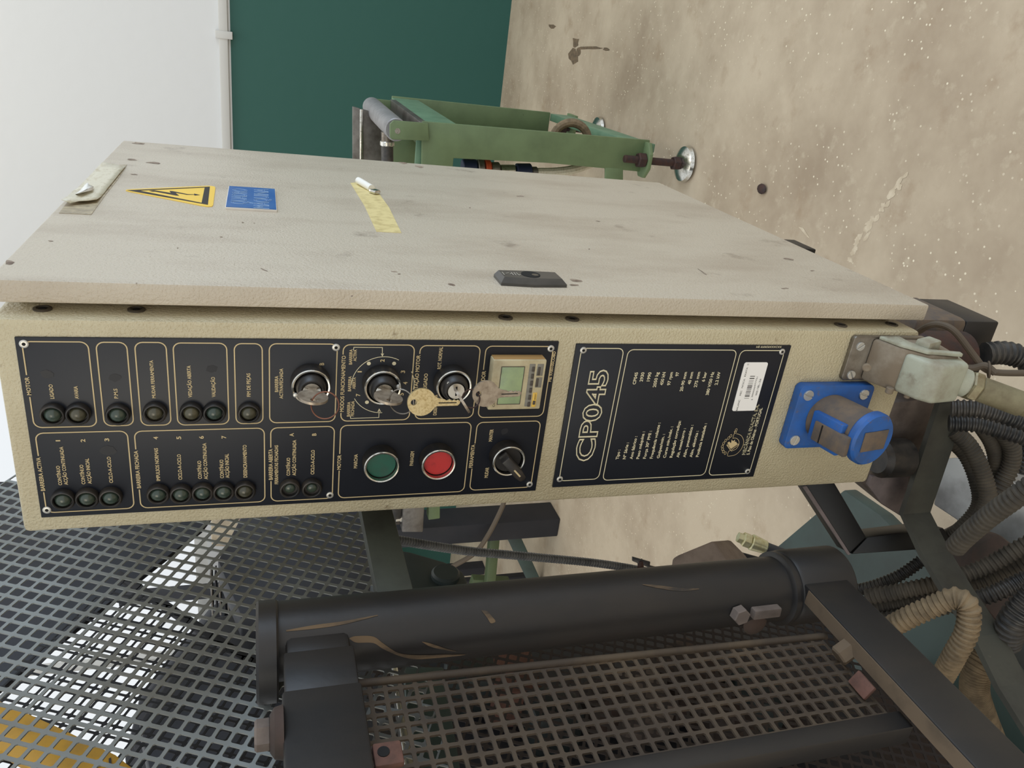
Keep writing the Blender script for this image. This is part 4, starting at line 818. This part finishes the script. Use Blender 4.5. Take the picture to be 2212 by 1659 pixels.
# ---- LCD counter
def H_(c): return F((1020+c[0]/11.06, 750+c[1]/11.06), lambda q: q, -.0125)
k0 = [H_(c) for c in ((515, 300), (1795, 320), (1610, 1485), (370, 1500))]
ux1 = (k0[0].x+k0[1].x)/2; ux0 = (k0[2].x+k0[3].x)/2; uz1 = (k0[0].z+k0[3].z)/2; uz0 = (k0[1].z+k0[2].z)/2
cn = build('counter', MB().box2((ux0, -.0125, uz0), (ux1, YP, uz1), .0012), beige_pl, cab); cn['label'] = 'beige counter with small green display'
build('side_band', MB().box2((ux1-.0006, -.0105, uz0+.001), (ux1+.0005, YP, uz1-.001), .0003), beige_side, cn)
def rect(name, cs, m, par, y0=-.0125, h=.0005, bev=.0002):
    q = [H_(c) for c in cs]; x1 = (q[0].x+q[1].x)/2; x0 = (q[2].x+q[3].x)/2; z1 = (q[0].z+q[3].z)/2; z0 = (q[1].z+q[2].z)/2
    return build(name, MB().box2((x0, y0-h, z0), (x1, y0+.0003, z1), bev), m, par)
rect('display', ((705, 460), (1250, 465), (1130, 1355), (590, 1355)), lcd, cn)
rim = MB(); q = [H_(c) for c in ((705, 460), (1250, 465), (1130, 1355), (590, 1355))]; X1 = (q[0].x+q[1].x)/2; X0 = (q[2].x+q[3].x)/2; Z1 = (q[0].z+q[3].z)/2; Z2 = (q[1].z+q[2].z)/2
ribbon(rim, [(X0, -.01315, Z2), (X1, -.01315, Z2), (X1, -.01315, Z1), (X0, -.01315, Z1)], .0006, NY, True); build('display_rim', rim, dark_btn, cn, 0)
for k in range(6):
    dx_, dy_ = -22.5*k, 168*k
    rect('key_pad', ((1385+dx_, 400+dy_), (1520+dx_, 400+dy_), (1490+dx_, 570+dy_), (1350+dx_, 570+dy_)), grey_btn, cn, h=.0004)
    rect('key_button', ((1440+dx_, 465+dy_), (1500+dx_, 465+dy_), (1480+dx_, 570+dy_), (1420+dx_, 570+dy_)), dark_btn, cn, h=.0012)
rect('key_pad', ((1560, 400), (1715, 400), (1680, 680), (1535, 680)), grey_btn, cn, h=.0004); rect('key_button', ((1575, 470), (1630, 470), (1605, 665), (1548, 665)), dark_btn, cn, h=.0012)
rect('key_pad', ((1530, 720), (1680, 720), (1640, 960), (1500, 960)), grey_btn, cn, h=.0004); rect('key_button', ((1530, 740), (1585, 740), (1555, 935), (1505, 935)), dark_btn, cn, h=.0012)
rect('reset_pad', ((1460, 1085), (1555, 1085), (1500, 1430), (1400, 1420)), yellow_pl, cn, h=.0004); rect('key_button', ((1450, 1275), (1505, 1275), (1490, 1360), (1435, 1360)), dark_btn, cn, h=.0012)
ct = MB(); p0, p1 = H_((540, 1425)), H_((568, 1080)); put_text(ct, 'COUNTER', (p0.x, -.0128, (p0.z+p1.z)/2), (p0.x+.0165, -.0128, (p0.z+p1.z)/2), .0018, UP, NY, 0); p0, p1 = H_((1510, 1245)), H_((1525, 1100)); put_text(ct, 'RESET', (p0.x, -.0131, (p0.z+p1.z)/2), (p1.x, -.0131, (p0.z+p1.z)/2), .0012, UP, NY, 0)
build('print', ct, dark_btn, cn, 0)
def slotted(x, y, z, r, h, ang, par, m=alu):
    "screw head of two half discs with a real slot between them"
    mb = MB(); mb.cyl((x, y, z), (x, y-h*.35, z), r*.98, 20)
    for sg_ in (0, math.pi):
        pts = []
        for k in range(13):
            a = math.pi*k/12; u, v = r*math.cos(a), max(.0007, r*math.sin(a)); b_ = ang+sg_; pts.append((x+u*math.cos(b_)-v*math.sin(b_), y-.0001, z+u*math.sin(b_)+v*math.cos(b_)))
        mb.prism(pts, (0, -h, 0), .0002, 1)
    return build('screw', mb, m, par, 30)
# ---- blue power socket
fx0, fx1, fz0, fz1 = .0535, .1230, Z0+.0435, Z0+.1315
so = build('power_socket', MB().prism([(x, 0, z) for x, z in roundrect(fx0, fx1, fz0, fz1, .006)], (0, -.010, 0), .0012), blue_pl, cab); so['label'] = 'blue power socket with closed lid'
for x in (fx0+.010, fx1-.010):
    for z in (fz0+.012, fz1-.010):
        slotted(x, -.010, z, .0054, .0017, 1.0+3*x*10, so)
sc_ = Vector(((fx0+fx1)/2, -.009, (fz0+fz1)/2)); ax_ = Vector((.04, -.985, -.17)).normalized()
build('neck', MB().cyl(sc_+Vector((0, .004, .004)), sc_+ax_*.048, .0245, 36), dust_pl, so)
build('lid', MB().lathe([(.0250, .044), (.0268, .046), (.0268, .0515), (.0250, .054), (.001, .0550)], sc_, ax_, 40), blue_pl, so)
sx_ = Vector((1, 0, 0)); sx_ = (sx_-ax_*sx_.dot(ax_)).normalized(); up_ = ax_.cross(sx_)
if up_.z < 0: up_ = -up_
Ml = Matrix((sx_, -ax_, up_)).transposed()
build('lid_label', MB().box(sc_+ax_*.0550+up_*(.0), (.020, .0012, .032), .0004, Ml), dust_pl, so)
build('hinge_block', MB().box(sc_+ax_*.022+up_*.0235+sx_*-.004, (.032, .036, .012), .0015, Ml), blue_pl, so)
build('lid_latch', MB().box(sc_+ax_*.030+up_*.0285+sx_*-.006, (.020, .040, .006), .0012, Ml), dust_pl, so)
build('latch_gap', MB().box(sc_+ax_*.020+up_*.0318+sx_*-.006, (.0185, .0012, .0006), 0, Ml), dark, so, 0)
# ---- grey multi-pole connector: base on the cabinet, hood plugged in
bs_ = build('connector_base', MB().prism([(x, 0, z) for x, z in roundrect(.126, .1725, Z0-.004, Z0+.0835, .004)], (0, -.005, 0), .001), steel, cab)
for x, z in ((.1625, Z0+.0745), (.1325, Z0+.0745)): slotted(x, -.005, z, .0044, .0020, 2.2 if x > .15 else .6, bs_)
pc = thing('plug_connector', 'grey metal multi-pole plug with locking lever and olive cable, lower right of the panel', 'plug', (.148, -.03, Z0+.03))
X0_, X1_ = .1275, .1710
build('lower_shell', MB().prism([(X0_, -.005, Z0+.062), (X0_, -.030, Z0+.050), (X0_, -.050, Z0+.030), (X0_, -.048, Z0-.004), (X0_, -.006, Z0-.010)], (X1_-X0_, 0, 0), .003), plug_dusty, pc)
hood = [(X0_+.001, -.034, Z0+.048), (X0_+.001, -.056, Z0+.040), (X0_+.001, -.066, Z0+.030), (X0_+.001, -.062, Z0-.004), (X0_+.001, -.040, Z0-.012), (X0_+.001, -.020, Z0-.004)]
hoodb = build('hood', MB().prism(hood, (X1_-X0_-.004, 0, 0), .004, 3), plug_grey, pc)
lev = [(X1_, -.008, Z0+.058), (X1_, -.028, Z0+.050), (X1_, -.046, Z0+.034), (X1_, -.052, Z0-.002), (X1_, -.046, Z0-.004), (X1_, -.040, Z0+.026), (X1_, -.022, Z0+.034), (X1_, -.008, Z0+.034)]
build('locking_lever', MB().prism(lev, (.0035, 0, 0), .001), plug_grey, pc); build('lever_tab', MB().box((X1_+.004, -.030, Z0+.020), (.010, .014, .024), .002, Matrix.Rotation(.35, 3, 'X')), plug_grey, pc)
for y, z, r in ((-.0335, Z0+.050, .0036), (-.044, Z0+.038, .0028)): build('lever_pin', MB().cyl((X0_-.002, y, z), (X0_+.004, y, z), r, 14, bev=.0006), plug_dusty, pc)
pv = at(1875, 795, 1, -.026); build('lever_pin', MB().lathe([(.0040, 0), (.0040, .0018), (.0030, .0026)], pv+Vector((0, .002, 0)), (0, -.8, .6), 16), plug_dusty, pc)
g0 = Vector((.1465, -.046, Z0-.006)); gd = (away(2212, 875, .735)-g0).normalized()
g1 = g0+gd*.016; build('gland', MB().cyl(g0-gd*.004, g1, .0150, 24, r2=.0135, bev=.002), plug_grey, pc)
build('gland_nut', MB().hexa(g1, g1+gd*.0095, .0150, .0015), gland_g, pc)
build('cable_sleeve', MB().cyl(g1+gd*.0095, g1+gd*.052, .0122, 24, bev=.001), olive, pc)
g2_ = g1+gd*.052; build('olive_cable', MB().tube(spline([g2_-gd*.002, g2_+gd*.05, g2_+gd*.10+Vector((-.01, 0, 0)), g2_+gd*.2+Vector((-.05, .02, -.01)), Vector((.08, -.05, .40)), Vector((.10, -.12, .10)), Vector((.05, -.22, .012)), Vector((-.1, -.36, .012))], 8), .0108, 16), olive, pc)
# ---- door signs, tape, lock
def Ag(c): return (c[0]/3.456, 280+c[1]/3.456)
def DX(c, cv=Ag, x=None): return at(*cv(c), 0, XD+.0003 if x is None else x)
def triangle(cs, x, th, m, name, par, r=0.0):
    P = [DX(c) for c in cs]
    if r > 0:
        out = []
        for i in range(3):
            a, b_, c_ = P[i-1], P[i], P[(i+1) % 3]
            u, v = (a-b_).normalized(), (c_-b_).normalized()
            for k in range(4): out.append((b_+u*r).lerp(b_+v*r, k/3)*.5 + ((b_+u*r)*(1-k/3)+(b_+v*r)*(k/3))*.5 if False else (b_+u*r*(1-k/3)**2+v*r*(k/3)**2))
        P = out
    return build(name, MB().prism([(x, p.y, p.z) for p in P], (th, 0, 0)), m, par, 0)
ws = triangle(((895, 450), (1610, 418), (1588, 586)), XD-.0002, .0008, yel_sign, 'warning_sign', door, .012)
bk_ = MB(); P = [DX(c) for c in ((945, 455), (1567, 428), (1552, 564))]; I = [DX(c) for c in ((1045, 458), (1528, 435), (1505, 549))]
xs = XD+.00075
bk_.add([(xs, p.y, p.z) for p in P+I], [(i, (i+1) % 3, 3+(i+1) % 3, 3+i) for i in range(3)]); build('black_border', bk_, ink_blk, ws, 0)
bo_ = MB(); bp2 = [DX(c) for c in ((1112, 459), (1150, 455), (1275, 475), (1265, 460), (1290, 462), (1400, 484), (1450, 486), (1448, 480), (1495, 491), (1452, 495), (1450, 489), (1395, 489), (1310, 474), (1338, 496), (1315, 495), (1160, 466), (1138, 466))]
bo_.add([(xs, p.y, p.z) for p in bp2], [tuple(range(len(bp2)))]); build('bolt_symbol', bo_, ink_blk, ws, 0)
def Bs(c): return (470+c[0]/13.825, 380+c[1]/13.825)
q4 = [at(*Bs(c), 0, XD+.0025) for c in ((310, 300), (1710, 398), (1790, 1020), (255, 925))]
by1 = (q4[0].y+q4[1].y)/2; by0 = (q4[2].y+q4[3].y)/2; bz1 = (q4[0].z+q4[3].z)/2; bz0 = (q4[1].z+q4[2].z)/2
bsn = build('door_sign', MB().box2((XD-.0002, by0, bz0), (XD+.0024, by1, bz1), .0003), sign_core, door); bsn['label'] = 'blue engraved sign with a white edge'
build('face', MB().box2((XD+.0023, by0+.0006, bz0+.0006), (XD+.0030, by1-.0006, bz1-.0006), .0001), blue_sign, bsn, 0)
tq = MB(); xt = XD+.0032
def TS(s, a, b, cap):
    p0, p1 = at(*Bs(a), 0, xt), at(*Bs(b), 0, xt); z = (p0.z+p1.z)/2; put_text(tq, s, (xt, p0.y, z), (xt, p1.y, z), cap, UP, (1, 0, 0), .0, .009)
TS('QUADRO', (870, 850), (870, 400), .0150); TS('MÁQUINA', (1560, 985), (1490, 400), .0150); build('lettering', tq, sign_ink, bsn, 0)
# peeling tape patch at the top of the door
tA = [DX(c) for c in ((440, 622), (680, 635), (735, 560), (800, 470), (880, 370), (948, 262), (862, 264), (760, 250), (700, 330), (600, 440), (500, 545))]
tp1 = build('tape_patch', MB().prism([(XD-.0002, p.y, p.z) for p in tA], (.0006, 0, 0)), tape_edge, door, 0)
def sheet(name, rows, m, par):
    "small curled paper: rows of points"
    vs = [p for r in rows for p in r]; n = len(rows[0]); fs = [(i*n+j, i*n+j+1, (i+1)*n+j+1, (i+1)*n+j) for i in range(len(rows)-1) for j in range(n-1)]
    mb = MB().add(vs, fs); o = build(name, mb, m, par, 60); s = o.modifiers.new('t', 'SOLIDIFY'); s.thickness = .0004; return o
e_a = [DX(c) for c in ((462, 575), (600, 600), (722, 548))]; e_b = [DX(c) for c in ((765, 252), (860, 250), (938, 280))]; rows = []
rt = random.Random(2)
for i in range(9):
    t = i/8; row = []
    for j in range(5):
        u = j/4; pa = e_a[0].lerp(e_a[2], u); pb_ = e_b[0].lerp(e_b[2], u); p = pa.lerp(pb_, t); p.x = XD + .0012 + rt.uniform(0, .0008) + (.0025 if j == 0 and i < 3 else 0) + (.002 if i == 0 else 0)
        p.y += rt.uniform(-.0015, .0015); row.append(p)
    rows.append(row)
sheet('paper', rows, tape_m, tp1)
wp = [[DX(c, x=XD+h) for c, h in zip(r, (.003, .006, .004))] for r in (((560, 480), (600, 470), (690, 450)), ((600, 450), (650, 440), (700, 425)), ((640, 405), (655, 395), (665, 410)))]
sheet('torn_paper', wp, paper_w, tp1)
# yellowed label lower on the door
def Bt(c): return (700+c[0]/2.633, 160+c[1]/2.633)
tB = [at(*Bt(c), 0, XD) for c in ((150, 620), (215, 615), (290, 650), (370, 760), (440, 905), (298, 897), (230, 750))]
tp2 = build('tape_patch', MB().prism([(XD-.0002, p.y, p.z) for p in tB], (.0006, 0, 0)), tape_y, door, 0)
tC = [at(*Bt(c), 0, XD) for c in ((130, 625), (160, 622), (300, 900), (440, 885), (300, 640), (330, 660), (450, 880), (425, 925), (290, 915))]
rl0, rl1 = at(*Bt((195, 605)), 0, XD+.005), at(*Bt((270, 650)), 0, XD+.004); build('curled_end', MB().cyl(rl0, rl1, .0042, 14), paper_w, tp2)
cr = at(*Bt((288, 668)), 0, XD+.003); build('crumpled_tape', MB().box(cr, (.005, .012, .010), .002, Matrix.Rotation(.6, 3, 'X')), chrome, tp2)
# scuffs and chips in the door paint
def scuff(cx, cy, rx_, ry_, rot_=0.0, m=None):
    pts = [at(x, y, 0, XD) for x, y in blob(cx, cy, rx_, ry_, 9, rot_)]; mb = MB(); mb.add([(XD+.0002, p.y, p.z) for p in pts], [tuple(range(9))]); build('scuff', mb, m or scuff_m, door, 0)
for a in ((290, 377, 9, 1.4, .1), (109, 521, 7, 1.5, .1), (295, 612, 2.5, 2, 0), (1244, 606, 14, 3, .15), (1240, 616, 10, 2, 0), (852, 587, 9, 1.3, .1), (862, 592, 5, 1, 0), (977, 615, 9, 2.5, .2), (1015, 449, 2, 1.2, 0), (1292, 478, 7, 1, .1), (1273, 538, 2, 1.2, 0), (1123, 424, 12, 1.4, .05), (525, 481, 3, 1.5, 0), (549, 482, 2, 1.2, 0), (478, 512, 3, 1.5, 0), (384, 536, 2, 1.5, 0), (1703, 560, 14, 2, .15), (1755, 585, 6, 1.2, 0), (1696, 623, 9, 1.3, 0), (1518, 588, 13, 1.2, .6), (905, 360, 14, 2.2, .2), (870, 352, 10, 2.5, .1), (300, 310, 16, 2.5, .1), (330, 352, 18, 2.6, .1), (285, 345, 14, 2.2, 0), (20, 568, 13, 5, .2), (760, 640, 3, 2, 0), (570, 583, 10, 1.2, .4)): scuff(*a)
# lock handle
def Lk(c): return (1050+c[0]/11.06, 570+c[1]/11.06)
hgt = .0070; lb_ = MB()
bs4 = [(.030, 1.202), (.0275, 1.233), (.030, 1.2615), (.054, 1.2615), (.0555, 1.233), (.054, 1.202)]; tp6 = [(.0325, 1.2065), (.0310, 1.234), (.0325, 1.2585), (.0515, 1.2585), (.0525, 1.234), (.0515, 1.2065)]
lb_.add([(XD-.0002, y, z) for y, z in bs4]+[(XD+hgt*.35, y, z) for y, z in bs4]+[(XD+hgt, y, z) for y, z in tp6], [(a*6+k, a*6+(k+1) % 6, a*6+6+(k+1) % 6, a*6+6+k) for a in (0, 1) for k in range(6)]+[tuple(range(12, 18))])
lk = build('lock_handle', lb_, lock_m, door, 20); lk['label'] = 'black plastic door lock plate'
kc = at(*Lk((1065, 255)), 0, XD+hgt); rr = abs(at(*Lk((840, 255)), 0, XD+hgt).z-kc.z)*.95
build('key_recess', MB().cyl((XD+hgt-.004, kc.y, kc.z), (XD+hgt+.0004, kc.y, kc.z), rr, 24), dark, lk); build('lock_pin', MB().cyl((XD+hgt, kc.y-.002, kc.z-rr*.4), (XD+hgt+.0007, kc.y-.002, kc.z-rr*.4), rr*.35, 14), steel, lk)
em2 = MB()
for a, b_ in (((380, 190), (440, 260)), ((470, 225), (545, 210)), ((570, 240), (610, 225)), ((600, 200), (660, 270)), ((660, 200), (720, 270)), ((715, 205), (790, 270)), ((790, 270), (820, 250))):
    ribbon(em2, [at(*Lk(a), 0, XD+hgt+.0003), at(*Lk(b_), 0, XD+hgt+.0003)], .0009, (1, 0, 0))
o_ = build('embossing', em2, alu, lk, 0); o_['kind'] = 'stuff'

# ================================================================ KEYS
def key_outline(R=.0108):
    out = []
    for k in range(21):
        a = math.radians(28+ (332-28)*k/20); out.append((-R*math.cos(a)*-1 if False else R*math.cos(a), R*math.sin(a)))
    # bow circle open towards +x where the blade leaves
    bl = [(R*1.15, -.0034), (R*2.6, -.0034), (R*2.75, -.0018), (R*2.80, .0000), (R*2.62, .0014), (R*2.5, .0006), (R*2.35, .0016), (R*2.2, .0006), (R*2.0, .0018), (R*1.8, .0008), (R*1.6, .0020), (R*1.15, .0030)]
    return out, bl
def make_key(name, label, m, org, dirv, side, R=.0108, th=.0020, blade=True, group=None):
    "org = bow centre, dirv = blade direction, side = in-plane sideways"
    d = Vector(dirv).normalized(); s_ = Vector(side); s_ = (s_-d*s_.dot(d)).normalized(); n = d.cross(s_).normalized(); o = Vector(org)
    t = thing(name, label, 'key', org, group)
    pt = lambda a, b_: o + d*a + s_*b_ - n*(th/2)
    # bow ring plate with a hole near the far end
    mb = MB(); K = 28; hr_ = .0024; hc = -R*.55
    ot = [pt(R*math.cos(2*math.pi*k/K), R*math.sin(2*math.pi*k/K)) for k in range(K)]; ih = [pt(hc+hr_*math.cos(2*math.pi*k/K), hr_*math.sin(2*math.pi*k/K)) for k in range(K)]
    V = ot+ih+[p+n*th for p in ot]+[p+n*th for p in ih]; f = []
    for k in range(K):
        k2 = (k+1) % K; f += [(k, K+k, K+k2, k2), (2*K+k, 2*K+k2, 3*K+k2, 3*K+k), (k, k2, 2*K+k2, 2*K+k), (K+k, 3*K+k, 3*K+k2, K+k2)]
    build('bow', mb.add(V, f), m, t, 30)
    rim_ = MB(); rp = [o + d*(R*.86*math.cos(2*math.pi*k/K)) + s_*(R*.86*math.sin(2*math.pi*k/K)) + n*(th/2) for k in range(K)]; ribbon(rim_, rp, .0005, n, True, .0001); build('bow_rim', rim_, m, t, 0)
    _, bl = key_outline(R); build('blade', MB().prism([pt(a, b_) + n*(th*.1) for a, b_ in [(R*.93, -.0048), (R*1.12, -.0036)] + bl[1:] + [(R*.93, .0048)]], n*(th*.8), .0002, 1), m, t, 20)
    gr = MB(); ribbon(gr, [pt(R*1.2, -.0008)+n*(th*1.02), pt(R*2.5, -.0008)+n*(th*1.02)], .0007, n); build('groove', gr, dark, t, 0)
    return t, o + d*hc
(p1, y1), (p2, y2), (p3, y3) = KEYS
k1, h1 = make_key('key', 'dull key standing upright in the uppermost key switch', keysteel, (p1.x+.002, y1-.0135, p1.z), (0, 1, 0), (.10, 0, 1), .0112)
k2, h2 = make_key('key', 'dull key in the middle key switch, holding the ring with the brass key', keysteel, (p2.x+.002, y2-.0135, p2.z-.001), (0, 1, .0), (.16, 0, 1), .0112)
c3_ = Vector((p3.x, y3, p3.z)); e3_ = F((1455, 652), B_, -.056); d3_ = (c3_-e3_).normalized(); o3_ = c3_-d3_*.0205; k3, h3 = make_key('key', 'key seen edge-on in the lowest key switch', keysteel, o3_, d3_, o3_-CAM, .0112)
oB = F((1140, 612), B_, -.050); k4, h4 = make_key('key', 'bright brass key hanging on a ring from the middle key switch', brass, oB, (-.02, .04, -1), (1, .12, 0), .0110)
oG = F((1590, 553), B_, -.043); k5, h5 = make_key('key', 'grey key hanging on a ring in front of the counter display', keysteel, oG, (0, .05, -1), (1, .12, 0), .0108)
def ring(label, a, b_, nrm, m, rad=None):
    c_ = (a+b_)/2; u = (b_-a); r = u.length/2 if rad is None else rad; u.normalize(); v = Vector(nrm).cross(u).normalized()
    if rad is not None: c_ = a + u*rad*.9
    tag(build('key_ring', MB().tube([c_+(u*math.cos(t_)+v*math.sin(t_))*r for t_ in [2*math.pi*k/40 for k in range(40)]], .00055, 8, True), m, base=c_), label, 'key ring')
ring('thin copper wire ring on the uppermost key', h1, F((545, 665), B_, -.045), (.6, -1, .2), copper, .0100)
ring('steel wire ring joining the middle key and the brass key', h2, h4, (.1, -1, .75), steel)
ring('thin dark wire ring joining the lowest key and the hanging grey key', h3, h5, (.1, -1, .6), rust_rod)
for o in list(bpy.data.objects):
    if '_b' in o: del o['_b']
